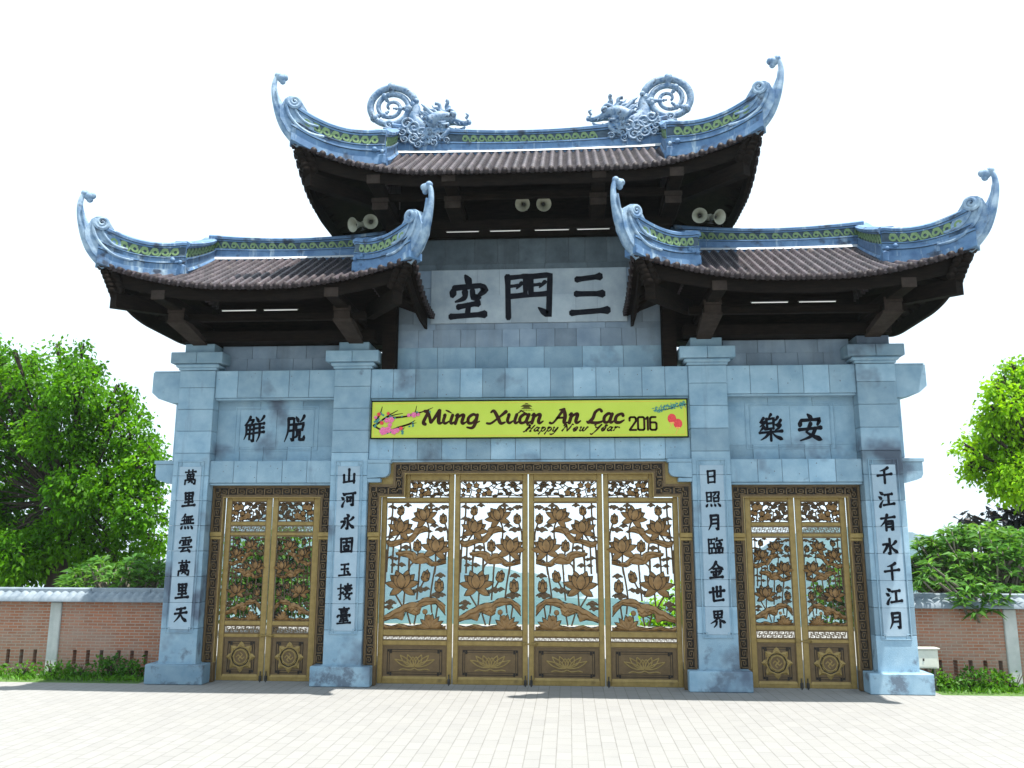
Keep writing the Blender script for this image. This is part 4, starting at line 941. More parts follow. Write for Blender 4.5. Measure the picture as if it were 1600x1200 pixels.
def lotus_panel_mesh(W_, H_):
    """openwork panel of lotus flowers, leaves and stems; artwork measured on a 97 x 201 grid, origin top left"""
    mb = MB(); kx, kz = W_/97, H_/201
    fn = lambda u, v, d: (u, -d, v)
    g = lambda X, Y: ((X-48.5)*kx, (100.5-Y)*kz)
    z1 = lambda x, y: g(x/7.5-15, y/7.5-49)
    z2 = lambda x, y: g(x/5.4545-15, y/5.4545+76)
    k = min(kx, kz*1.0)
    def stem(pts, f=z1, w_=2.7):
        mb.cm = 2; p = smoothpts([f(*q) for q in pts], 5); mb.ribbon(p, [w_*k]*len(p), fn, .02, -.03, .008, cap=False); mb.cm = 0
    for s in ([(180, 380), (178, 520), (160, 700), (140, 900), (128, 1210)], [(275, 740), (215, 830), (200, 920), (190, 1220)], [(285, 750), (285, 960), (268, 1080), (262, 1230)],
              [(575, 590), (606, 680), (606, 790)], [(790, 620), (825, 740), (826, 830)], [(390, 860), (402, 960), (385, 1060), (385, 1220)], [(485, 940), (490, 1010), (512, 1100), (502, 1230)],
              [(690, 970), (692, 1130), (680, 1230)], [(440, 1090), (400, 1130), (383, 1190)], [(270, 520), (270, 590)], [(820, 900), (800, 1050)], [(606, 770), (600, 850)]): stem(s)
    for s in ([(372, 120), (365, 250), (352, 430)], [(502, 140), (478, 290), (463, 420)], [(410, 270), (370, 350)], [(172, 385), (235, 490)], [(250, 365), (242, 480)], [(275, 540), (305, 640)], [(350, 550), (335, 640)],
              [(527, 480), (513, 580)], [(470, 450), (480, 540)], [(90, 0), (84, 300)], [(145, 0), (140, 200)], [(195, 0), (192, 200)], [(283, 60), (283, 190)], [(540, 350), (548, 400)], [(595, 0), (575, 80)]): stem(s, z2, 2.6)
    # thin frame ties so that the pattern hangs together
    cl = k*7.5
    mb.cm = 2
    for c, s in (((175, 570), 1.3), ((215, 575), .9), ((170, 425), 1.1), ((205, 440), .9), ((355, 408), 1.2), ((625, 412), 1.3), ((690, 455), 1.2), ((770, 435), 1.4), ((800, 425), 1.0), ((670, 652), 1.3), ((740, 700), 1.6), ((790, 690), 1.0),
                 ((160, 790), 1.1), ((345, 915), 1.5), ((180, 1035), 1.1), ((230, 1050), 1.0), ((210, 1120), 1.0), ((300, 1120), 1.3), ((620, 722), .8), ((760, 1070), 1.3), ((140, 840), .9)):
        cloudlet(mb, z1(*c), s*cl*.55, fn, -.005)
    for c, s in (((545, 222), 1.5), ((380, 345), 1.7), ((430, 335), 1.1), ((135, 455), 1.7), ((120, 495), 1.4), ((520, 390), 1.9), ((560, 385), 1.2), ((330, 360), 1.2)):
        cloudlet(mb, z2(*c), s*cl*.55, fn, -.002)
    mb.cm = 0
    leafshape(mb, [z1(*q) for q in ((120, 850), (240, 828), (380, 785), (432, 740), (445, 685), (500, 672), (565, 660), (606, 700))], [z1(*q) for q in ((130, 890), (190, 910), (260, 885), (330, 855), (405, 855), (455, 800), (505, 742), (600, 722))], fn, .004)
    leafshape(mb, [z1(*q) for q in ((228, 980), (330, 955), (435, 965), (480, 1010), (525, 975), (600, 1020), (660, 1080), (740, 1085), (815, 1050))], [z1(*q) for q in ((235, 1000), (300, 1018), (380, 1035), (425, 1090), (490, 1108), (590, 1098), (640, 1135), (720, 1125), (815, 1100))], fn, .006)
    leafshape(mb, [z2(*q) for q in ((82, 575), (150, 528), (225, 488), (290, 458), (365, 448), (405, 418), (480, 410), (545, 440), (592, 480))], [z2(*q) for q in ((90, 612), (170, 585), (240, 600), (262, 528), (335, 540), (395, 490), (500, 462), (550, 505), (594, 560))], fn, .008, .014)
    leafshape(mb, [z2(*q) for q in ((262, 520), (300, 490), (350, 488), (398, 492))], [z2(*q) for q in ((265, 530), (310, 548), (350, 560), (385, 540))], fn, .016, .006)
    leafshape(mb, [z2(*q) for q in ((78, 640), (150, 655), (220, 635), (300, 655), (400, 640), (500, 665), (598, 650))], [z2(*q) for q in ((78, 675), (150, 680), (220, 672), (300, 680), (400, 676), (500, 682), (598, 676))], fn, .0, .008)
    lotus(mb, z1(565, 582), 22*k, fn, 16); lotus(mb, z1(278, 728), 22.5*k, fn, -14); lotus(mb, z1(692, 960), 25*k, fn, -8); lotus(mb, z2(232, 328), 28*k, fn, 2)
    bud(mb, z1(275, 525), 15*k, fn, -6); bud(mb, z1(778, 628), 16*k, fn, 4); bud(mb, z1(482, 955), 18*k, fn, 2); bud(mb, z2(415, 272), 18*k, fn, -14); bud(mb, z2(540, 360), 20*k, fn, 2)
    b = z2(470, 668)
    for a, l, w_ in ((75, 18, 8), (50, 20, 9), (22, 22, 9), (-8, 22, 9), (-38, 22, 9), (-62, 23, 8), (-78, 20, 6)): petal(mb, b, R(90+a), l*k, w_*k, .01+.004*(a % 5), fn)
    for q in ((425, 530), (455, 575)):
        c = z2(*q); v = fn(*c, .02); mb.ball(v, 4.4*k, 10, 7, (1, .5, 1))
    return mb
def blossom_panel_mesh(W_, H_, short=False):
    mb = MB(); fn = lambda u, v, d: (u, -d, v); kx, kz = W_/725, H_/210
    g = lambda x, y: ((x-362.5)*kx, (105-y)*kz)
    k = kz*7.5
    def br(pts, w_=3.2):
        mb.cm = 2; p = smoothpts([g(*q) for q in pts], 5); mb.ribbon(p, [w_*k*.5]*len(p), fn, .02, -.02, .008); mb.cm = 0
    for s in ([(0, 10), (60, 60), (130, 110), (100, 210)], [(130, 110), (230, 150), (330, 190), (480, 180), (725, 195)], [(0, 205), (60, 180), (150, 200)], [(120, 60), (200, 90), (290, 100), (360, 60), (420, 0)],
              [(230, 100), (280, 140), (360, 150)], [(360, 60), (450, 110), (560, 100), (640, 60), (725, 20)], [(450, 110), (430, 190)], [(560, 100), (600, 150), (560, 205)], [(640, 60), (700, 90), (725, 130)], [(0, 90), (40, 130), (20, 200)],
              [(520, 30), (440, 40), (380, 100)], [(600, 150), (660, 180), (725, 160)], [(180, 0), (190, 60)], [(560, 0), (600, 50), (540, 60)]): br(s)
    for (x, y, s) in ((97, 62, 5.2), (185, 58, 4.4), (215, 125, 3.8), (335, 150, 5.2), (205, 180, 3.4), (275, 170, 3.6), (90, 125, 3.2), (35, 115, 3), (30, 180, 2.6)):
        c = g(x, y)
        for i in range(5): petal(mb, c, R(72*i+18), s*k, s*k*.95, .012, fn, dome=.012)
        v = fn(*c, .03); mb.ball(v, s*k*.25, 7, 5, (1, .6, 1))
    for (x, y, a, l) in ((420, 40, 160, 9), (470, 30, 20, 9), (520, 50, 200, 8), (560, 45, -20, 10), (640, 120, 90, 8), (640, 130, 20, 8), (690, 40, 30, 9), (660, 60, 200, 8), (440, 170, 10, 8), (540, 175, 30, 8), (590, 25, -10, 9), (270, 40, 60, 8), (290, 90, -20, 8),
                         (380, 195, 10, 8), (500, 90, -60, 7), (700, 180, 0, 7), (60, 30, 120, 6), (150, 30, 90, 6), (540, 120, -90, 7)):
        mb.cm = 2; petal(mb, g(x, y), R(a), l*k, 4.6*k, .006, fn); mb.cm = 0
    return mb
def fret_mesh(W_, H_, n):
    """row of hooked crosses worked as an open fret"""
    mb = MB(); c = W_/n; t = H_*.105; h = H_/2
    mb.box(-W_/2, W_/2, -.012, .012, h-t, h); mb.box(-W_/2, W_/2, -.012, .012, -h, -h+t)
    for i in range(n):
        x = -W_/2+(i+.5)*c; e = c*.36; v = h*.58
        mb.box(x-t*.55, x+t*.55, -.010, .010, -v, v); mb.box(x-e, x-t*.56, -.010, .010, -t*.5, t*.5); mb.box(x+t*.56, x+e, -.010, .010, -t*.5, t*.5)
        mb.box(x+t*.56, x+e, -.010, .010, v-t, v); mb.box(x-e, x-t*.56, -.010, .010, -v, -v+t)
        mb.box(x+e-t, x+e, -.009, .009, -h+t, -t*.51); mb.box(x-e, x-e+t, -.009, .009, t*.51, h-t)
        if i < n-1: mb.box(x+c/2-t*.5, x+c/2+t*.5, -.009, .009, -v*.4, h-t) if i % 2 else mb.box(x+c/2-t*.5, x+c/2+t*.5, -.009, .009, -h+t, v*.4)
    return mb
def kick_mesh(W_, H_, kind):
    mb = MB(); fn = lambda u, v, d: (u, -d, v); mb.cm = 0
    mb.box(-W_/2, W_/2, 0, .03, -H_/2, H_/2)
    a, b = W_/2-.10, H_/2-.085; f = .012
    def frame(a, b, f, y):
        mb.box(-a, a, -y, .002, b-f, b); mb.box(-a, a, -y, .002, -b, -b+f); mb.box(-a, -a+f, -y, .002, -b+f+.0005, b-f-.0005); mb.box(a-f, a, -y, .002, -b+f+.0005, b-f-.0005)
    mb.cm = 2; frame(a, b, f, .010); frame(a-.045, b-.045, .008, .008)
    for sx in (-1, 1):
        for sz in (-1, 1):
            for k in (0, 1):
                x = sx*(a-.03-.05*k); z = sz*(b-.03-.05*k*0); mb.box(x-.02, x+.02, -.011, .002, z-.02-.03*k, z+.02)
    mb.cm = 1
    if kind == 'lotus':
        s = min(.44, H_*.66)
        for sg in (-1, 1):
            for ang, l, cu in ((18, 1.0, .16), (40, .95, .14), (62, .80, .1), (82, .62, .05)):
                for w_ in (-1, 1):
                    p = []
                    for i in range(9):
                        t = i/8; wv = w_*.13*math.sin(math.pi*t)+cu*t*t
                        x = s*l*t*math.cos(R(ang))-wv*s*math.sin(R(ang)); z = s*l*t*math.sin(R(ang))+wv*s*math.cos(R(ang)); p.append((sg*(x+.02), z*.72-.10*H_/.7))
                    mb.ribbon(p, [.022]*9, fn, .012, -.002, .004)
            p = smoothpts([(0, -.13*H_/.7), (sg*.1, -.17*H_/.7), (sg*.24, -.15*H_/.7), (sg*.32, -.17*H_/.7)], 4); mb.ribbon(p, [.022]*len(p), fn, .012, -.002, .004)
    else:
        r = min(W_, H_)*.39
        for i in range(8): petal(mb, (r*.3*math.cos(R(45*i+90)), r*.3*math.sin(R(45*i+90))), R(45*i+90), r*.74, r*.60, .008, fn, dome=.014, _dark=True)
        for k, (rr, w_) in enumerate(((.72, .03), (.60, .022), (.46, .03))):
            n = 24; p = [(r*rr*(1+.10*math.cos(8*2*math.pi*i/n)*(k < 1))*math.cos(2*math.pi*i/n), r*rr*(1+.1*math.cos(8*2*math.pi*i/n)*(k < 1))*math.sin(2*math.pi*i/n)) for i in range(n+1)]
            mb.cm = 2 if k == 1 else 1
            mb.ribbon(p, [w_*(.8 if k else 1)]*(n+1), fn, .03+.002*k, -.001, .004, cap=False)
        mb.cm = 0; n = 24; c = [fn(r*.44*math.cos(2*math.pi*i/n), r*.44*math.sin(2*math.pi*i/n), .026) for i in range(n)]; mb.add(c, [tuple(range(n))])
        mb.cm = 1; e = r*.2; tt = r*.05
        rot = lambda u, v, d: fn(u*.707-v*.707, u*.707+v*.707, d)
        for pl in (((-e, e), (0, e), (0, -e), (e, -e)), ((-e, -e), (-e, 0), (e, 0), (e, e))):
            for p, q in zip(pl, pl[1:]): mb.ribbon([p, ((p[0]+q[0])/2, (p[1]+q[1])/2), q], [tt*1.4]*3, rot, .008, .026, 0)
    return mb
def mirrored(obj, name):
    """mirror image of a panel as mesh data of its own"""
    me = obj.data.copy(); n = len(me.vertices); co = np.empty(n*3); me.vertices.foreach_get('co', co); co = co.reshape(-1, 3); co[:, 0] *= -1
    me.vertices.foreach_set('co', co.ravel()); me.flip_normals(); me.update(); return me
STOCK = {}
def panel(key, build, mats, name, parent, loc, mirror=False):
    if key not in STOCK:
        o = build().build(name, mats, None); STOCK[key] = (o.data, mirrored(o, name)); bpy.data.objects.remove(o)
    o = bpy.data.objects.new(name, STOCK[key][1 if mirror else 0]); col.objects.link(o); o.parent = parent; o.location = loc; return o
KM = [M['bronze_dark'], M['bronze'], M['groove']]
def door(x0, x1, y, kind, mirror, hinge):
    """one leaf: frame mesh, openwork and kick panels as its own parts"""
    cx = (x0+x1)/2; hw = (x1-x0)/2-.012; d = .06; st = .105 if kind != 'side' else .118
    mb = MB(); bv = .008
    zt = 4.43 if kind != 'side' else 3.93; zb = .02
    rows = ([(.12, .80), (.895, 1.00), (1.115, 3.80), (3.885, 4.265)] if kind != 'side' else [(.10, .915), (.985, 1.165), (1.255, 3.075), (3.14, 3.295), (3.37, 3.825)])
    o = hw-st
    if kind == 'notch':                                                # stepped outer top corner
        s = -1 if mirror is False else 1                                # side of the notch
        nx = .50
        mb.box(*sorted((s*(hw), s*o)), 0, d, zb, 3.93, bv); mb.box(*sorted((-s*hw, -s*o)), 0, d, zb, zt, bv)
        xo = s*(hw-nx)
        mb.box(*sorted((xo, xo-s*st)), 0, d, 3.888, zt, bv)
        mb.box(*sorted((xo-s*st-s*.001, -s*o-s*-.001)), .002, d, 4.267, zt, bv)
    else:
        mb.box(-hw, -o, 0, d, zb, zt, bv); mb.box(o, hw, 0, d, zb, zt, bv)
        mb.box(-o+.001, o-.001, .002, d, rows[-1][1], zt, bv)
    zz = [zb]+[v for r in rows for v in r]
    for i in range(0, len(rows)*2, 2): mb.box(-o+.001, o-.001, .002, d, zz[i], zz[i+1], bv)
    # inner beads round the openings; thicker dark top bead puts in the rail's shadow
    for i, (a, b) in enumerate(rows):
        xa, xb = -o, o
        if kind == 'notch' and i == 3:
            xa, xb = sorted((xo-s*st, -s*o))
        f = .014; mb.cm = 1
        mb.box(xa+.001, xa+f, .012, d-.01, a+.001, b-.001); mb.box(xb-f, xb-.001, .012, d-.01, a+.001, b-.001)
        mb.box(xa+f+.0005, xb-f-.0005, .016, d-.006, b-f*2.2, b-.001); mb.box(xa+f+.0005, xb-f-.0005, .012, d-.01, a+.001, a+f); mb.cm = 0
    # sloping sill above the bottom rail, hinges and foot bolt
    a = rows[0][0]; mb.add([(-o, .0, a), (o, .0, a), (o, .035, a+.05), (-o, .035, a+.05), (-o, .035, a), (o, .035, a)], [(0, 1, 2, 3), (0, 4, 5, 1), (0, 3, 4), (1, 5, 2)])
    mb.cm = 0
    lf = mb.build('door', [M['bronze'], M['bronze_dark']], gate, loc=(cx, y-GY, 0))
    m = mirror
    def pc(i): return (rows[i][0]+rows[i][1])/2
    w_ = 2*o
    panel(('kick', kind == 'side'), lambda: kick_mesh(w_-.002, rows[0][1]-rows[0][0]-.002, 'star' if kind == 'side' else 'lotus'), KM, 'kick_panel', lf, (0, .034, pc(0)), False)
    panel(('fretA', kind == 'side'), lambda: fret_mesh(w_-.03, rows[1][1]-rows[1][0]-.03, 7 if kind == 'side' else 10), M['bronze_dark'], 'fret_panel', lf, (0, .032, pc(1)), m)
    panel(('lotus', kind == 'side'), lambda: lotus_panel_mesh(w_, rows[2][1]-rows[2][0]), [M['lotus'], M['groove'], M['lotus_dark']], 'lotus_panel', lf, (0, .034, pc(2)), m)
    if kind == 'side':
        panel(('fretB', 1), lambda: fret_mesh(w_-.03, rows[3][1]-rows[3][0]-.03, 7), M['bronze_dark'], 'fret_panel', lf, (0, .032, pc(3)), m)
        panel(('bl', 0), lambda: blossom_panel_mesh(w_-.02, rows[4][1]-rows[4][0]-.02), [M['lotus'], M['groove'], M['lotus_dark']], 'blossom_panel', lf, (0, .032, pc(4)), m)
    elif kind == 'notch':
        xa, xb = sorted((xo-s*st, -s*o))
        panel(('bl', 2), lambda: blossom_panel_mesh(xb-xa-.02, .36), [M['lotus'], M['groove'], M['lotus_dark']], 'blossom_panel', lf, ((xa+xb)/2, .032, pc(3)), m)
    else: panel(('bl', 1), lambda: blossom_panel_mesh(w_-.02, .36), [M['lotus'], M['groove'], M['lotus_dark']], 'blossom_panel', lf, (0, .032, pc(3)), m)
    mb = MB(); hx = (hw-.05)*hinge
    mb.box(hx-.03, hx+.03, -.03, -.001, .02, .13, .006); mb.tube([(hx, -.02, .0), (hx, -.02, .22)], .012, 6)
    mb.build('foot_bolt', M['dark_metal'], lf)
    return lf
L1 = door(-3.205, -1.60, .24, 'notch', False, 1); L2 = door(-1.60, .0, .24, 'full', False, 1)
L3 = door(.0, 1.60, .24, 'full', True, -1); L4 = door(1.60, 3.205, .24, 'notch', True, -1)
S1 = door(-6.725, -5.67, .36, 'side', False, 1); S2 = door(-5.67, -4.60, .36, 'side', True, -1)
S3 = door(4.60, 5.655, .36, 'side', False, 1); S4 = door(5.655, 6.725, .36, 'side', True, -1)
for lf, x in ((L2, .68), (S1, .40), (S3, .40)):
    mb = MB(); z = .85 if lf is L2 else .95
    mb.tube([(x-.02, -.03, z), (x+.32, -.03, z)], .017, 8); mb.box(x, x+.06, -.04, -.001, z-.03, z+.03, .006); mb.box(x+.22, x+.28, -.04, -.001, z-.03, z+.03, .006)
    mb.build('latch', M['bronze'], lf)

# ------------------------------------------------------------------ banner
ban = empty('banner', (0, -.06, 5.562), 'yellow new year banner with brown lettering and blossom on the middle beam', 'banner')
mb = MB(); hw, hh = 3.405, .395
mb.cm = 0; mb.box(-hw, hw, .0, .05, -hh, hh)
mb.cm = 1; f = .025
mb.box(-hw-f, hw+f, -.008, .052, hh, hh+f); mb.box(-hw-f, hw+f, -.008, .052, -hh-f, -hh); mb.box(-hw-f, -hw, -.008, .052, -hh+.0005, hh-.0005); mb.box(hw, hw+f, -.008, .052, -hh+.0005, hh-.0005)
mb.cm = 2; a, b, f = hw-.035, hh-.03, .012
for q in ((-a, a, b-f, b), (-a, a, -b, -b+f), (-a, -a+f, -b+f, b-f), (a-f, a, -b+f, b-f)): mb.box(q[0], q[1], -.003, .002, q[2], q[3])
mb.build('board', [M['yellow'], M['wood'], M['gold']], ban)
def px(x, y):                                                           # banner picture coordinates
    return ((x-827.5)/493*6.81, (655-y)/57.5*.79)
fb = lambda u, v, d: (u, -.002-d, v)
LET = {  # heavy brush letters on a 0..100 grid, widths in the same units
'M': "8 88 16 30 84 20 30 84 16;24 0 18 12 14 17 28 80 17;28 82 14 50 12 17;52 10 12 84 92 20;84 92 18 88 20 20 98 6 14 112 16 8",
'u': "4 58 8 12 62 15 8 22 16 20 5 14 38 20 7;50 62 16 45 20 16 52 4 14 66 16 7",
'n': "2 54 8 14 62 16 8 2 17;10 34 10 30 58 13 44 58 17 40 16 17 48 3 14 64 16 7",
'g': "48 54 13 28 64 15 8 40 16 12 8 16 32 8 13 46 34 12;50 62 17 46 0 17 34 -26 15 8 -22 9;44 0 8 66 18 7",
'X': "4 76 9 18 86 16 44 40 19 62 4 17 84 10 9;80 82 19 48 42 11 14 4 12 -8 4 12",
'a': "48 54 13 28 64 15 8 40 16 12 8 16 32 8 13 46 36 12;50 62 17 42 20 17 50 4 15 66 16 7",
'c': "50 48 17 42 62 13 14 46 16 12 10 17 36 4 15 60 20 7",
'A': "-6 4 14 14 8 10 54 92 16;54 92 16 66 50 19 66 6 17 82 6 9;26 36 11 70 38 11;34 88 8 58 94 12",
'L': "74 78 16 60 92 13 38 72 15 30 34 17 10 6 17 -2 12 9;10 8 14 50 2 16 78 8 12 90 18 7",
}
def word(mb, s, x, z, k, sp=62, sl=.16, hs=1.0):
    cx = x
    for ch in s:
        for st in LET[ch].split(';'):
            n = list(map(float, st.split())); p = [(cx+(n[i]*hs+sl*n[i+1])*k, z+n[i+1]*k) for i in range(0, len(n), 3)]; w_ = [n[i]*k*1.33 for i in range(2, len(n), 3)]
            q = smoothpts([(a, b, c) for (a, b), c in zip(p, w_)], 6)
            mb.ribbon([r[:2] for r in q], [r[2] for r in q], fb, .003+.0002*(len(mb.f) % 7), 0)
        cx += {'M': 104, 'X': 86, 'A': 84, 'L': 86}.get(ch, sp)*k*hs
    return cx
mb = MB(); k = .30/90
def mark(pts, w_): mb.ribbon([px(*p) for p in pts], w_, fb, .0035)
WORDS = []
for s_, x_, kk_, hs in (('Mung', 659, .98, 1.33), ('Xuan', 766, .98, 1.32), ('An', 864, 1.0, 1.28), ('Lac', 920, .98, 1.16)):
    mb = MB(); word(mb, s_, px(x_, 0)[0], px(0, 662.5)[1], k*kk_, hs=hs); WORDS.append(mb)
mb = WORDS[0]; mark([(699, 640.5), (703, 642.2), (708, 645)], [.03, .045, .018]); mark([(717.5, 648.5), (719.5, 646), (718.5, 649)], [.015, .03, .015])
mb = WORDS[1]; mark([(812, 646.3), (818, 642), (825, 646)], [.022, .04, .022]); mb = WORDS[3]; mark([(948.5, 666), (950, 666), (951.5, 666)], [.04, .055, .04])
for mb in WORDS: mb.build('word', M['brown_ink'], ban)
def text_mesh(body, size, shear=0.0, sx=1.0, off=0.0):
    cu = bpy.data.curves.new('txt', 'FONT'); cu.body = body; cu.size = size; cu.shear = shear; cu.offset = off; cu.extrude = .002
    o = bpy.data.objects.new('txt', cu); col.objects.link(o); dg = bpy.context.evaluated_depsgraph_get()
    me = bpy.data.meshes.new_from_object(o.evaluated_get(dg)); bpy.data.objects.remove(o); bpy.data.curves.remove(cu)
    me.transform(Matrix.Diagonal((sx, 1, 1, 1))); return me
def place_text(name, body, x, z, size, **kw):
    me = text_mesh(body, size, **kw); me.materials.clear(); me.materials.append(kw.get('m') or M['brown_ink'])
    o = bpy.data.objects.new(name, me); col.objects.link(o); o.parent = ban; o.rotation_euler = (R(90), 0, 0); o.location = (x, -.004, z); return o
# slanted light lettering written with a fine pen
PEN = {'H': "10 62 0 70 8 60;36 66 26 30 18 0;10 62 26 66 18 30 4 -4 -6 2;20 36 44 38;70 68 56 34 46 2 60 8",
'a': "34 36 18 42 4 20 10 2 26 12 38 42 30 8 46 6", 'p': "6 30 18 42 2 -30;14 26 30 42 42 26 30 2 16 8", 'y': "4 34 12 42 10 10 22 2 38 30 42 42 26 -18 4 -30 -6 -22",
'N': "-2 50 2 66 18 66 8 30 -2 0;18 66 32 30 40 0;40 0 56 44 62 70 76 66", 'e': "6 18 32 26 32 40 16 40 4 18 14 2 36 14", 'w': "2 36 12 42 10 8 24 8 36 40 34 8 48 6 62 42 72 38",
'Y': "-2 56 8 68 16 40 34 40 58 70;58 70 30 8 6 -30 -12 -22", 'r': "4 34 14 42 6 2;12 28 26 42 42 38 40 30"}
mb = MB(); cx, cz = px(822, 675); k2 = .145/68
for ch in 'Happy New Year':
    if ch == ' ':
        cx += 46*k2; mb.build('word', M['brown_ink'], ban); mb = MB(); continue
    for st in PEN[ch].split(';'):
        n = list(map(float, st.split())); q = smoothpts([(cx+(n[i]+.35*n[i+1])*k2*1.22, cz+n[i+1]*k2) for i in range(0, len(n), 2)], 6)
        mb.ribbon(q, [(.016+.018*abs(math.sin(i*.35))) for i in range(len(q))], fb, .003, 0, cap=False)
    cx += {'H': 76, 'N': 84, 'Y': 66, 'w': 78}.get(ch, 50)*k2*1.22
mb.build('word', M['brown_ink'], ban)
mb = MB(); x0, zz = px(986, 673.5); hgt = .275; dw = .14
def seg(pl, w_=.046):
    for p, q in zip(pl, pl[1:]): mb.ribbon([(x0+p[0]*dw, zz+p[1]*hgt), (x0+(p[0]+q[0])/2*dw, zz+(p[1]+q[1])/2*hgt), (x0+q[0]*dw, zz+q[1]*hgt)], [w_]*3, fb, .003, 0)
seg([(0, .72), (.0, .93), (.15, 1), (.8, 1), (.95, .9), (.95, .68), (0, 0), (1, 0)]); x0 += .178
seg([(.0, .08), (.0, .92), (.15, 1), (.8, 1), (.95, .92), (.95, .08), (.8, 0), (.15, 0), (0, .08)]); x0 += .158
seg([(.05, .85), (.35, 1), (.35, 0)]); x0 += .1
seg([(.85, 1), (.2, 1), (.0, .9), (.0, .08), (.15, 0), (.8, 0), (.95, .1), (.95, .5), (.8, .58), (.05, .58)])
mb.build('number', M['brown_ink'], ban)
mb = MB(); c = px(826, 637)                                              # small pavilion emblem
for (w_, z, h) in ((.10, .075, .02), (.2, .045, .018), (.26, .02, .02), (.17, -.005, .02), (.24, -.03, .018)):
    mb.prism([(c[0]-w_/2, c[1]+z), (c[0]+w_/2, c[1]+z), (c[0]+w_/2-.03, c[1]+z+h), (c[0]-w_/2+.03, c[1]+z+h)], -.004, -.001)
for i in range(9): mb.box(c[0]-.15+i*.035, c[0]-.13+i*.035, -.004, -.001, c[1]-.065, c[1]-.05)
mb.build('emblem', M['brown_ink'], ban)
mb = MB(); bw = [[(584, 664), (592, 660), (602, 652), (618, 647), (630, 645)], [(588, 656), (594, 645), (597, 634)], [(600, 654), (608, 648), (622, 640)], [(584, 664), (594, 670), (606, 675), (634, 668)], [(606, 675), (622, 668), (652, 660)], [(612, 652), (634, 650), (648, 646), (652, 633)], [(640, 648), (660, 643), (678, 636)], [(622, 668), (640, 662), (650, 656)], [(590, 660), (586, 650)]]
for b in bw:
    q = smoothpts([px(*p) for p in b], 4); mb.ribbon(q, list(np.linspace(.05, .012, len(q))), fb, .002, 0)
mb.cm = 1
for i in range(46):
    b = rnd.choice(bw); t = rnd.random(); j = min(int(t*(len(b)-1)), len(b)-2); p = px(b[j][0]+(b[j+1][0]-b[j][0])*t+rnd.uniform(-3, 3), b[j][1]+rnd.uniform(-3, 3))
    p = (max(p[0], -hw+.06), min(max(p[1], -hh+.05), hh-.05)); n = 5; a0 = rnd.random()*6
    mb.prism([(p[0]+.02*math.cos(a0+k*1.257)*rnd.uniform(.8, 1.8), p[1]+.02*math.sin(a0+k*1.257)*rnd.uniform(.8, 1.8)) for k in range(n)], -.005-.0001*i, -.002)
for (x, y, s, cmv) in [(600, 673, 1.5, 2), (608, 671, 1.2, 2), (617, 674, 1.1, 2), (612, 655, 1.1, 2), (605, 656, .9, 2), (622, 672, .9, 2), (648, 647.5, 1.0, 2), (640, 648, .7, 2), (610, 663, .8, 2), (592, 646, .7, 3), (587, 651, .6, 2), (607, 645, .6, 3), (597, 660, .7, 3), (628, 669, .7, 3), (655, 647, .6, 2)]:
    p = px(x, y); mb.cm = cmv
    for kk in range(5):
        q = (p[0]+.03*s*math.cos(kk*1.257+x), p[1]+.03*s*math.sin(kk*1.257+x)); n = 8
        mb.prism([(q[0]+.032*s*math.cos(2*math.pi*i/n), q[1]+.032*s*math.sin(2*math.pi*i/n)) for i in range(n)], -.008-.0003*kk-.00002*x, -.002)
mb.build('blossom_branch', [M['brown_ink'], M['teal'], M['pink'], M['red']], ban)
mb = MB()
q = smoothpts([px(*p) for p in ((1073, 634), (1058, 637), (1042, 642), (1024, 643))], 4); mb.ribbon(q, list(np.linspace(.03, .012, len(q))), fb, .002, 0); mb.cm = 1
for i in range(120):
    t = rnd.random(); x = 1073-49*t; y = 634+9*t+rnd.uniform(-5, 4)*(1-.3*t); p = px(x, y); a0 = rnd.random()*6; l = .035+.03*rnd.random()
    mb.ribbon([p, (p[0]+l*math.cos(a0)/2, p[1]+l*math.sin(a0)/2), (p[0]+l*math.cos(a0), p[1]+l*math.sin(a0))], [.012, .018, .006], fb, .002+.00004*i, 0, cap=False)
mb.build('pine_branch', [M['brown_ink'], M['teal']], ban)
mb = MB()
for k, (x, y) in enumerate(((1051, 656), (1060, 664))):
    p = px(x, y); n = 16; mb.cm = 0
    mb.prism([(p[0]+.092*math.cos(2*math.pi*i/n), p[1]+.105*math.sin(2*math.pi*i/n)) for i in range(n)], -.005-.001*k, -.001)
    mb.cm = 1; mb.prism([(p[0]-.05, p[1]-.105), (p[0]+.05, p[1]-.105), (p[0]+.045, p[1]-.075), (p[0]-.045, p[1]-.075)], -.0065-.001*k, -.001)
    mb.ribbon([(p[0], p[1]-.1), (p[0]-.02, p[1]-.15), (p[0]-.05, max(-hh+.04, p[1]-.21))], [.02, .012, .012], fb, .003, 0)
mb.build('lantern_picture', [M['red'], M['orange']], ban)

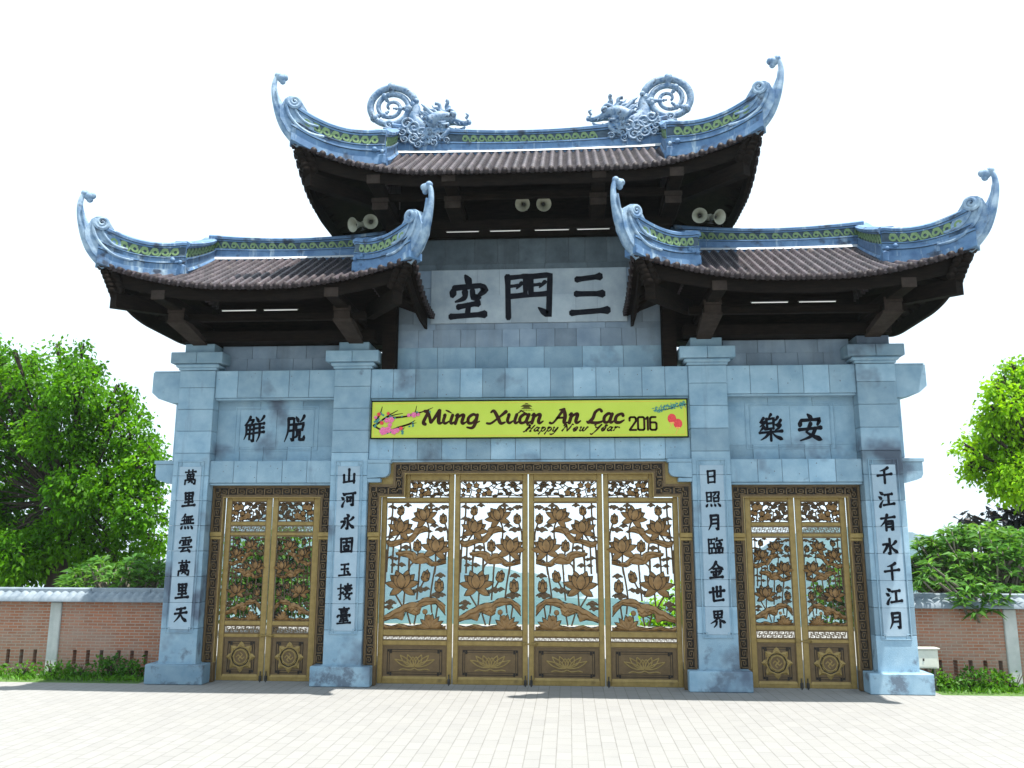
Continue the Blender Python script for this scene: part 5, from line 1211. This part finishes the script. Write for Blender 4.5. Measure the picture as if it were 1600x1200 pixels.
# ------------------------------------------------------------------ loudspeakers and tube lamps
def speaker(x, y, z, yaw, pitch, label):
    o = empty('horn_loudspeaker', (x, y, z), label, 'loudspeaker', 'grey horn loudspeakers under the roofs')
    mb = MB(); ax = (0, -1, 0)
    pr = [(.0, .028), (.05, .03), (.12, .045), (.2, .075), (.26, .115), (.3, .155), (.305, .162), (.298, .165), (.25, .124), (.18, .084), (.1, .055), (.0, .05)]
    mb.lathe(pr, (0, .2, 0), ax, 24); h = mb.build('bell', M['horn'], o)
    mb = MB(); mb.lathe([(0, .001), (0, .03), (.06, .035), (.09, .02), (.092, .001)], (0, .1, 0), ax, 14); mb.build('throat', M['dark_metal'], o)
    mb = MB(); mb.lathe([(-.1, .001), (-.1, .065), (.02, .075), (.03, .05), (.03, .001)], (0, .22, 0), ax, 16); mb.build('driver', M['horn'], o)
    mb = MB(); mb.box(-.02, .02, .16, .2, -.12, -.05); mb.box(-.06, .06, .14, .22, -.135, -.12); mb.build('bracket', M['dark_metal'], o)
    o.rotation_euler = (pitch, 0, yaw); return o
speaker(-.07, -.55, 10.28, R(-6), R(20), 'grey horn loudspeaker under the top roof, left of the middle pair')
speaker(.38, -.55, 10.27, R(6), R(20), 'grey horn loudspeaker under the top roof, right of the middle pair')
speaker(-3.78, -.62, 9.86, R(-38), R(18), 'grey horn loudspeaker above the left lower roof, outer one of its pair, turned outwards')
speaker(-3.48, -.50, 9.97, R(12), R(20), 'grey horn loudspeaker above the left lower roof, inner one of its pair')
speaker(3.76, -.6, 9.90, R(-10), R(20), 'grey horn loudspeaker above the right lower roof, inner one of its pair')
speaker(4.12, -.6, 9.86, R(32), R(18), 'grey horn loudspeaker above the right lower roof, outer one of its pair, turned outwards')
def tube(x0, x1, y, z, label):
    o = empty('tube_lamp', ((x0+x1)/2, y, z), label, 'lamp', 'white tube lamps under the eaves'); h = (x1-x0)/2
    mb = MB(); mb.box(-h, h, -.012, .03, .010, .03, .004); mb.build('housing', M['dark_metal'], o)
    mb = MB(); mb.tube([(-h+.02, -.005, 0), (h-.02, -.005, 0)], .010, 8); mb.build('tube', M['tube'], o); return o
wh = ('leftmost', 'second from left', 'second from right', 'rightmost')
for i, (a, b) in enumerate(((-1.82, -1.06), (-.84, -.13), (.16, .95), (1.10, 1.85))): tube(a, b, -.27, 9.77, f'white tube lamp above the great name panel, {wh[i]} of four')
for s, nm, xs in ((-1, 'left', ((-6.22, -5.48), (-5.34, -4.61))), (1, 'right', ((4.49, 5.23), (5.41, 6.15)))):
    for i, (a, b) in enumerate(xs): tube(a, b, -1.75, 7.60, f'white tube lamp under the {nm} lower roof, {("left", "right")[i]} of its pair')
# ------------------------------------------------------------------ ground, water, hills
rng = np.random.default_rng(11)
def ray(px_, py_, Y):
    """the point of the plane y = Y seen at a photo pixel: used to measure where far things stand"""
    d = fw+rt2*((px_-800)/1317.74)+up2*((600-py_)/1317.74); return CAM+d*((Y-CAM.y)/d.y)
def sheet(name, pts, m, kind='structure'):
    mb = MB(); mb.add(pts, [tuple(range(len(pts)))]); o = mb.build(name, m); o['kind'] = kind; return o
def strip_ground():
    mb = MB(); ys = [-60, 1.6, 14, 26, 45, 75, 110, 330]; zs = [-.010, -.010, -.012, -1.4, -5, -11, -18, -62]
    for (y0, z0), (y1, z1) in zip(zip(ys, zs), zip(ys[1:], zs[1:])): mb.add([(-900, y0, z0), (900, y0, z0), (900, y1, z1), (-900, y1, z1)], [(0, 1, 2, 3)])
    o = mb.build('ground', M['grass']); o['kind'] = 'structure'
strip_ground()
sheet('paved_square', [(-60, -45, -.004), (60, -45, -.004), (60, -.06, -.004), (-60, -.06, -.004)], M['paving'])
sheet('gate_paving', [(-8.2, -.06, -.0035), (8.2, -.06, -.0035), (8.2, .95, -.0035), (-8.2, .95, -.0035)], M['paving'])
sheet('inner_court', [(-26, .95, -.0035), (26, .95, -.0035), (26, 13.8, -.0035), (-26, 13.8, -.0035)], M['paving'])
wm = bpy.data.materials.new('lake_water'); wm.use_nodes = True; q = wm.node_tree.nodes['Principled BSDF']
q.inputs['Base Color'].default_value = (.12, .19, .2, 1); q.inputs['Roughness'].default_value = .08
nn = wm.node_tree.nodes.new('ShaderNodeTexNoise'); nn.inputs['Scale'].default_value = 40; bb = wm.node_tree.nodes.new('ShaderNodeBump'); bb.inputs['Strength'].default_value = .08
wm.node_tree.links.new(nn.outputs['Fac'], bb.inputs['Height']); wm.node_tree.links.new(bb.outputs[0], q.inputs['Normal'])
sheet('lake', [(-900, 250, -53), (900, 250, -53), (2400, 3600, -53), (-2400, 3600, -53)], wm)
def hill(name, cx, cy, rx, ry, h, base=-7, seed=0, sharp=1.3):
    K = 3.5; cx = CAM.x+(cx-CAM.x)*K; cy = CAM.y+(cy-CAM.y)*K; base = CAM.z+(base-CAM.z)*K; rx *= K; ry *= K; h *= K      # hills stand far off across the water
    r = np.random.default_rng(seed); n = 70; U, V = np.meshgrid(np.linspace(-1, 1, n), np.linspace(-1, 1, n)); D = np.sqrt(U*U+V*V)
    Z = np.clip(1-D, 0, 1)**(1/sharp)
    for f, a in ((2.1, .16), (4.3, .10), (9, .055), (19, .03), (37, .018)):
        p = r.random(4)*6; Z += a*np.sin(U*f+p[0]+np.sin(V*f*.8+p[1]))*np.cos(V*f*1.1+p[2]+np.sin(U*f+p[3]))*np.clip(1.1-D, 0, 1)
    Z += r.normal(0, .011, Z.shape)*np.clip(1.05-D, 0, 1)
    mb = MB(); mb.cs = True
    mb.add(list(zip((cx+U*rx).ravel(), (cy+V*ry).ravel(), (base+Z*h).ravel())), [(j*n+i, j*n+i+1, (j+1)*n+i+1, (j+1)*n+i) for j in range(n-1) for i in range(n-1)])
    o = mb.build(name, M['hill']); o['kind'] = 'structure'; return o
hill('hill', -48, 250, 46, 34, 15.5, -14, seed=3, sharp=1.7); hill('hill', -24, 270, 34, 30, 9.5, -14, seed=4)
hill('hill', 82, 250, 46, 40, 23.0, -14, seed=5, sharp=1.6); hill('hill', -110, 330, 66, 50, 30, -14, seed=8)
hill('hill', 160, 420, 70, 60, 26, -14, seed=9); hill('hill', -2, 122, 60, 12, 7.6, -14, seed=6, sharp=2.4)

# ------------------------------------------------------------------ brick walls
def brick_wall(x0, x1, slots, posts, label):
    """x0 is the end at the gate"""
    root = empty('brick_wall', (x0, 1.12, 0), label, 'wall'); oy = 1.12; ox = x0
    lo, hi = min(x0, x1), max(x0, x1)
    class L(MB):
        def done(s, n, m): s.v = [(a-ox, b-oy, c) for a, b, c in s.v]; return s.build(n, m, root)
    mb = L(); y0, y1 = 1.0, 1.24
    mb.box(lo, hi, y0, y1, -.05, .22); mb.box(lo, hi, y0, y1, .53, 1.58)
    ss = sorted(slots); e = [lo]+[v for s in ss for v in (s-.043, s+.043)]+[hi]
    for a, b in zip(e[::2], e[1::2]): mb.box(a, b, y0, y1, .22, .53)
    mb.done('brickwork', M['brick'])
    for p in posts:
        mb = L(); mb.box(p-.13, p+.13, .955, 1.28, -.05, 1.575, .015); mb.done('post', M['concrete'])
    mb = L(); mb.box(lo, hi, .94, 1.30, 1.582, 1.625, .008); n = int((hi-lo)/.105)
    mb.box(lo, hi, .80, 1.44, 1.626, 1.65, .006)
    for sg in (1, -1):                                                  # little tiled slopes and their scalloped edge
        m = n*5; ax = np.linspace(lo, hi, m+1)
        vs = []; fs = []
        for i, x in enumerate(ax):
            w_ = .045*abs(math.sin(math.pi*(x-lo)/.19))
            for d, z in ((.36, 1.60), (.36, 1.652), (.10, 1.80)): vs.append((x, 1.12-sg*d, z+w_*(1 if z > 1.64 else -.0)))
        for i in range(m):
            for j in range(2): fs.append((i*3+j, i*3+j+1, (i+1)*3+j+1, (i+1)*3+j))
        mb.cs = True; mb.add(vs, fs); mb.cs = False
    for a in np.arange(lo, hi-.01, 1.4): mb.box(a+.003, min(a+1.397, hi), .98, 1.26, 1.775, 1.89+.004*math.sin(a*9), .02)
    mb.done('coping', M['coping'])
    return root
brick_wall(-8.0, -24, [-11.82, -11.504, -11.188, -10.26, -9.947, -9.635, -9.234, -8.924, -8.599, -12.2, -12.9, -13.2, -13.5, -14.4, -14.7, -15.0], [-10.78, -13.9, -17, -20.2], 'red brick wall with a grey tiled coping and concrete post on the left of the gate')
brick_wall(8.0, 22, [8.338, 8.638, 8.951, 9.263, 9.562, 9.873, 10.6, 10.9, 11.2, 11.8, 12.1, 12.4], [10.14, 13.3, 16.4, 19.5], 'red brick wall with a grey tiled coping overhung by long leaves on the right of the gate')

ub = empty('utility_box', (8.22, .62, 0), 'small cream metal box on legs beside the rightmost pillar', 'box')
mb = MB(); mb.box(-.24, .2, -.1, .1, .42, .80, .008); b = mb.build('body', M['cream'], ub)
mb = MB(); mb.box(-.21, .17, -.112, -.1005, .45, .77, .004); dd = mb.build('door', M['cream'], ub); mb = MB(); mb.box(-.12, -.09, -.125, -.1125, .57, .62, .003); mb.build('handle', M['dark_metal'], dd)
mb = MB(); mb.box(-.27, .23, -.14, .12, .802, .825, .005); mb.build('lid', M['cream'], ub)
for x in (-.17, .13): mb = MB(); mb.box(x-.02, x+.02, -.06, .06, -.01, .42, .003); mb.build('leg', M['bark_pale'], ub)

# ------------------------------------------------------------------ plants
def leaves(name, m, C, D, size, ratio=.5, parent=None, fold=.25, droop=.15, base=(0, 0, 0)):
    """many folded pointed leaves in one mesh: C roots, D directions, size lengths"""
    n = len(C); D = D/np.linalg.norm(D, axis=1, keepdims=True)
    rv = rng.normal(size=(n, 3)); rv[:, 2] += 1.3; S = np.cross(D, rv); S /= np.linalg.norm(S, axis=1, keepdims=True)+1e-9; Nn = np.cross(S, D)
    size = np.asarray(size).reshape(-1, 1)*np.ones((n, 1)); w_ = size*ratio/2
    P0 = C; P1 = C+D*size*.45+S*w_+Nn*w_*fold; P3 = C+D*size*.45-S*w_+Nn*w_*fold; PM = C+D*size*.5; P2 = C+D*size; P2 = P2-np.array([0, 0, 1])*size*droop
    V = np.stack([P0, P1, P2, P3, PM], 1).reshape(-1, 3)-np.array(base)
    F = np.arange(n)[:, None]*5; Q = np.concatenate([F+0, F+1, F+2, F+4, F+0, F+4, F+2, F+3], 1).reshape(-1)
    me = bpy.data.meshes.new(name); me.vertices.add(n*5); me.vertices.foreach_set('co', V.ravel().astype(np.float32))
    me.loops.add(n*8); me.loops.foreach_set('vertex_index', Q.astype(np.int32)); me.polygons.add(n*2)
    me.polygons.foreach_set('loop_start', np.arange(n*2, dtype=np.int32)*4); me.polygons.foreach_set('loop_total', np.full(n*2, 4, np.int32))
    me.update(calc_edges=True); me.materials.append(m)
    at = me.attributes.new('tone', 'FLOAT', 'FACE'); t = np.repeat(np.clip(rng.normal(.5, .22, n), 0, 1), 2); at.data.foreach_set('value', t.astype(np.float32))
    o = bpy.data.objects.new(name, me); col.objects.link(o); o.parent = parent; return o
def lobes_leaves(lobes, per, twig=9, spread=.16, size=.16, shell=.5, droop=.5):
    """lobes: (x,y,z,r). Leaves in small twig clusters nearer the outside of each lobe"""
    Cs = []; Ds = []
    for (x, y, z, r) in lobes:
        nt_ = max(3, int(per*r*r/twig)); u = rng.normal(size=(nt_, 3)); u /= np.linalg.norm(u, axis=1, keepdims=True)
        rr = r*(shell+(1.1-shell)*rng.random((nt_, 1))**.6); tw = np.array([x, y, z])+u*rr*np.array([1, 1, .85])
        for k in range(twig):
            Cs.append(tw+rng.normal(0, spread, (nt_, 3))); Ds.append(u*.7+rng.normal(0, .75, (nt_, 3))-np.array([0, 0, droop]))
    C = np.concatenate(Cs); D = np.concatenate(Ds); return C, D, size*(.6+.8*rng.random(len(C)))
def limbs(mb, base, lobes, r0, fork):
    """trunk from base to the fork, then a bent limb to each lobe"""
    base = Vector(base); fork = Vector(fork); p = smoothpts([tuple(base), tuple(base.lerp(fork, .5)+Vector((.08, 0, 0))), tuple(fork)], 5)
    mb.tube(p, list(np.linspace(r0*1.25, r0*.85, len(p))), 10)
    for (x, y, z, r) in lobes:
        e = Vector((x, y, z)); m_ = fork.lerp(e, .5)+Vector((rnd.uniform(-.2, .2), rnd.uniform(-.2, .2), rnd.uniform(-.1, .35)))
        k = min(.42, .14+r*.18); q = smoothpts([tuple(fork-Vector((0, 0, .3*rnd.random()))), tuple(m_), tuple(e)], 6); mb.tube(q, list(np.linspace(r0*k, .018, len(q))), 6)
        for j in range(4):
            f = e+Vector((rnd.uniform(-1, 1), rnd.uniform(-1, 1), rnd.uniform(-.6, 1)))*r*.8; mb.tube([tuple(m_.lerp(e, .5)), tuple(e.lerp(f, .5)+Vector((0, 0, .1))), tuple(f)], [.03, .02, .008], 5)
def tree(label, base, fork, lobes, m, per, size, r0=.2, bark='bark', group=None, name='tree', **kw):
    root = empty(name, base, label, 'tree', group)
    mb = MB(); limbs(mb, base, lobes, r0, fork); mb.v = [(a-base[0], b-base[1], c-base[2]) for a, b, c in mb.v]; mb.build('trunk', M[bark], root)
    C, D, s = lobes_leaves(lobes, per, size=size, **kw); leaves('crown', M[m], C, D, s, .55, root, base=base); return root
def px_lobes(L_, Y, jy=1.2):
    out = []; L_ = list(L_)
    for (x, y, r) in list(L_):                                          # sprigs that break the outline
        if r > 25:
            for k in range(4): a = rnd.uniform(-3.4, .3); L_.append((x+math.cos(a)*r*1.08, y+math.sin(a)*r*1.0, rnd.uniform(6, 11)))
    for (x, y, r) in L_:
        yy = Y+rnd.uniform(-jy, jy); p = ray(x, y, yy); out.append((p.x, yy, p.z, r*(yy+18.1)/1317*1.03))
    return out
bl = px_lobes([(60, 610, 46), (118, 572, 24), (55, 565, 16), (120, 610, 44), (170, 640, 36), (24, 655, 48), (90, 680, 52), (150, 700, 44), (205, 680, 34), (225, 735, 30), (180, 760, 42), (120, 770, 46), (50, 740, 40), (0, 800, 50), (150, 830, 42), (218, 800, 34), (240, 760, 18),
               (-40, 700, 70), (-60, 620, 60), (-120, 700, 80), (100, 840, 40), (205, 850, 36), (20, 870, 44), (-60, 820, 70), (240, 700, 14), (20, 590, 30), (30, 895, 32), (100, 892, 28), (-15, 900, 42), (150, 880, 26), (60, 870, 26), (10, 850, 30), (75, 825, 24), (90, 545, 10), (130, 545, 11), (-10, 560, 30), (245, 850, 20)], 6.5)
tree('big leafy green tree rising behind the left brick wall', (-14.6, 6.5, 0), (-14.0, 6.5, 4.1), bl, 'leaf_deep', 2300, .15, .24, spread=.13, shell=.35)
rl = px_lobes([(1592, 592, 26), (1575, 632, 30), (1560, 665, 26), (1598, 660, 40), (1535, 690, 24), (1512, 705, 15), (1580, 705, 40), (1545, 728, 28), (1515, 738, 12), (1600, 745, 44), (1570, 765, 22), (1640, 620, 50), (1660, 700, 60), (1580, 575, 9), (1550, 640, 9), (1640, 770, 40)], 5.2, .8)
tree('bright yellow-green tree at the right edge above the brick wall', (14.6, 5.2, 0), (14.1, 5.2, 4.0), rl, 'leaf_bright', 2600, .14, .2, spread=.11, shell=.3)
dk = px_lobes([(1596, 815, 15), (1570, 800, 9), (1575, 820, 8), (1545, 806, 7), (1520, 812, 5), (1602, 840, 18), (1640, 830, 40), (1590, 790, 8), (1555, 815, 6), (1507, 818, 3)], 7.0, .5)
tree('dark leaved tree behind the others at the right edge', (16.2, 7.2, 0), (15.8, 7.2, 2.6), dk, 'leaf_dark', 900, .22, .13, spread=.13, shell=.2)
tree('shaded green tree seen through the left side door', (-8.7, 9.5, 0), (-8.6, 9.5, 1.6), px_lobes([(400, 880, 44), (450, 870, 42), (425, 920, 46), (370, 930, 36), (480, 930, 40), (440, 840, 22), (500, 890, 30), (520, 960, 34)], 9.5, .8), 'leaf_far', 800, .2, .12, spread=.15, shell=.3)
tree('yellow-green bush seen through the rightmost leaf of the middle door', (4.3, 14, -.1), (4.3, 14, .4), px_lobes([(1030, 955, 20), (1048, 935, 18), (1015, 975, 18), (1050, 975, 22), (1075, 955, 24)], 14, .3), 'leaf_bright', 700, .2, .06, spread=.14, shell=.2)
tree('green bush seen through the right side door', (11.2, 13, -.1), (11.2, 13, .5), px_lobes([(1310, 930, 26), (1325, 890, 20), (1300, 965, 24), (1345, 930, 30)], 13, .3), 'leaf_far', 700, .2, .06, spread=.14, shell=.2)

def rosette_tree(label, base, tips, m, leaf=.30, nl=15, name='frangipani_tree'):
    """long narrow leaves in whorls at the ends of stubby grey branches"""
    root = empty(name, base, label, 'tree'); mb = MB(); b = Vector(base); f = b+Vector((0, 0, max(.5, (tips[0][2]-b.z)*.42)))
    mb.tube([tuple(b), tuple(f)], [.1, .085], 8); C = []; D = []
    for t in tips:
        t = Vector(t); k = f.lerp(t, .55)+Vector((rnd.uniform(-.2, .2), rnd.uniform(-.2, .2), rnd.uniform(-.25, .0))); q = smoothpts([tuple(f), tuple(k), tuple(t)], 5); mb.tube(q, list(np.linspace(.05, .016, len(q))), 5)
        out = (t-f).normalized()
        for i in range(nl):
            a = 2.4*i+rnd.random(); v = Vector((math.cos(a), math.sin(a), rnd.uniform(-.35, .75))).normalized()+out*.35; C.append(tuple(t-out*rnd.random()*.12)); D.append(tuple(v))
    mb.v = [(a-b.x, c-b.y, d-b.z) for a, c, d in mb.v]; mb.build('trunk', M['bark_pale'], root)
    leaves('crown', M[m], np.array(C), np.array(D), leaf*(.7+.5*rng.random(len(C))), .24, root, fold=.35, droop=.28, base=base); return root
tips = []
for i in range(270):
    a = rnd.uniform(0, 6.28); e = math.asin(rnd.uniform(-.12, 1)); r_ = rnd.uniform(.72, 1.03)
    tips.append((10.35+1.75*math.cos(a)*math.cos(e)*r_, 2.55+1.25*math.sin(a)*math.cos(e)*r_, 2.1+1.35*math.sin(e)*r_))
for (x, y) in ((1520, 930), (1545, 938), (1505, 945), (1530, 950), (1555, 925), (1495, 930), (1475, 905), (1450, 880), (1445, 895), (1440, 905), (1560, 945), (1580, 920), (1510, 925), (1540, 915), (1500, 940), (1525, 958), (1550, 955), (1535, 925), (1570, 935), (1515, 915)): p = ray(x, y, .62+.25*rnd.random()); tips.append(tuple(p))
rosette_tree('broad frangipani tree with long leaves drooping over the right brick wall', (10.35, 2.4, 0), tips, 'leaf_plum', .30, 16)
tips = []
for i in range(140):
    a = rnd.uniform(0, 6.28); e = math.asin(rnd.uniform(-.1, 1)); tips.append((-10.25+1.5*math.cos(a)*math.cos(e), 2.9+.9*math.sin(a)*math.cos(e), 1.85+.75*math.sin(e)*rnd.uniform(.75, 1.02)))
rosette_tree('low long-leaved bush just above the left brick wall', (-10.2, 2.9, 0), tips, 'leaf_plum', .30, 13)

def shrub(label, x, y, w_, h, m='shrub', size=.09, per=1500, group='shrubs along the foot of the walls'):
    root = empty('shrub', (x, y, 0), label, 'shrub', group); L_ = []
    for k in range(5): L_.append((x+rnd.uniform(-.5, .5)*w_, y+rnd.uniform(-.12, .12), h*rnd.uniform(.28, .58), .5*h*rnd.uniform(.7, 1.1)))
    mb = MB()
    for k in range(7): a = rnd.uniform(-.4, .4)*w_; mb.tube([(0, 0, -.02), (a*.5, .02, h*.4), (a, .03, h*.85)], [.012, .009, .004], 5)
    mb.build('stem', M['bark'], root); C, D, s = lobes_leaves(L_, per, 6, .05, size, .2, .05); C[:, 2] = np.maximum(C[:, 2], .02); D[:, 2] += .5
    leaves('foliage', M[m], C, D, s, .55, root, base=(x, y, 0)); return root
for (lab, px_, py_, w_, h, mm) in (('bright green weeds at the far left foot of the brick wall', 30, 1062, .8, .3, 'shrub_bright'), ('dark shrub below the concrete post of the left wall', 82, 1060, .55, .42, 'shrub'), ('low dark shrub between post and slots of the left wall', 122, 1064, .6, .34, 'shrub'),
        ('leafy shrub standing highest beside the leftmost pillar', 172, 1062, .6, .52, 'shrub'), ('dark shrub touching the base of the leftmost pillar', 205, 1064, .55, .40, 'shrub'),
        ('pale green weed at the base of the rightmost pillar', 1480, 1080, .4, .36, 'shrub_bright'), ('dark upright shrub under the right wall slots', 1518, 1078, .5, .46, 'shrub'), ('dark shrub in the middle of the right wall foot', 1545, 1080, .55, .40, 'shrub'), ('bright spreading weed at the right edge below the wall post', 1585, 1082, .6, .40, 'shrub_bright')):
    p = ray(px_, py_, .55); shrub(lab, p.x, .55, w_, h, mm)
def ground_cover():
    C = []; 
    for lo, hi in ((-16, -8.15), (8.25, 14)):
        n = int((hi-lo)*260); C.append(np.stack([rng.uniform(lo, hi, n), .02+.95*rng.random(n)**.8, np.zeros(n)], 1))
    C = np.concatenate(C); D = rng.normal(0, .5, C.shape); D[:, 2] = 1; o = leaves('weeds', M['shrub_bright'], C, D, .06+.12*rng.random(len(C)), .3); o['kind'] = 'stuff'
ground_cover()

tree('dense dark green shrub mass below the frangipani behind the right brick wall', (10.6, 3.6, 0), (10.6, 3.6, .8), px_lobes([(1460, 905, 26), (1495, 900, 28), (1530, 905, 30), (1570, 905, 30), (1600, 900, 30), (1440, 915, 14), (1640, 890, 40), (1560, 880, 22), (1500, 880, 16)], 3.6, .3), 'shrub', 1300, .15, .07, spread=.1, shell=.2)
tree('dense dark green shrub mass between the left wall and the big tree', (-10.6, 3.9, 0), (-10.6, 3.9, .8), px_lobes([(245, 905, 18), (215, 905, 22), (180, 908, 20), (150, 912, 16), (120, 918, 14), (235, 890, 14), (205, 890, 12)], 3.9, .3), 'shrub', 1500, .14, .07, spread=.1, shell=.2)

# ------------------------------------------------------------------ air
hz = MB(); hz.box(-2500, 2500, -62, 3700, -70, 90); ho = hz.build('haze', None); ho['kind'] = 'stuff'
hm = bpy.data.materials.new('haze'); hm.use_nodes = True; N = hm.node_tree.nodes; N.remove(N['Principled BSDF'])
pv = N.new('ShaderNodeVolumePrincipled'); pv.inputs['Density'].default_value = .00025; pv.inputs['Color'].default_value = (.80, .92, .98, 1); pv.inputs['Anisotropy'].default_value = .2
hm.node_tree.links.new(pv.outputs[0], N['Material Output'].inputs['Volume']); ho.data.materials.clear(); ho.data.materials.append(hm)
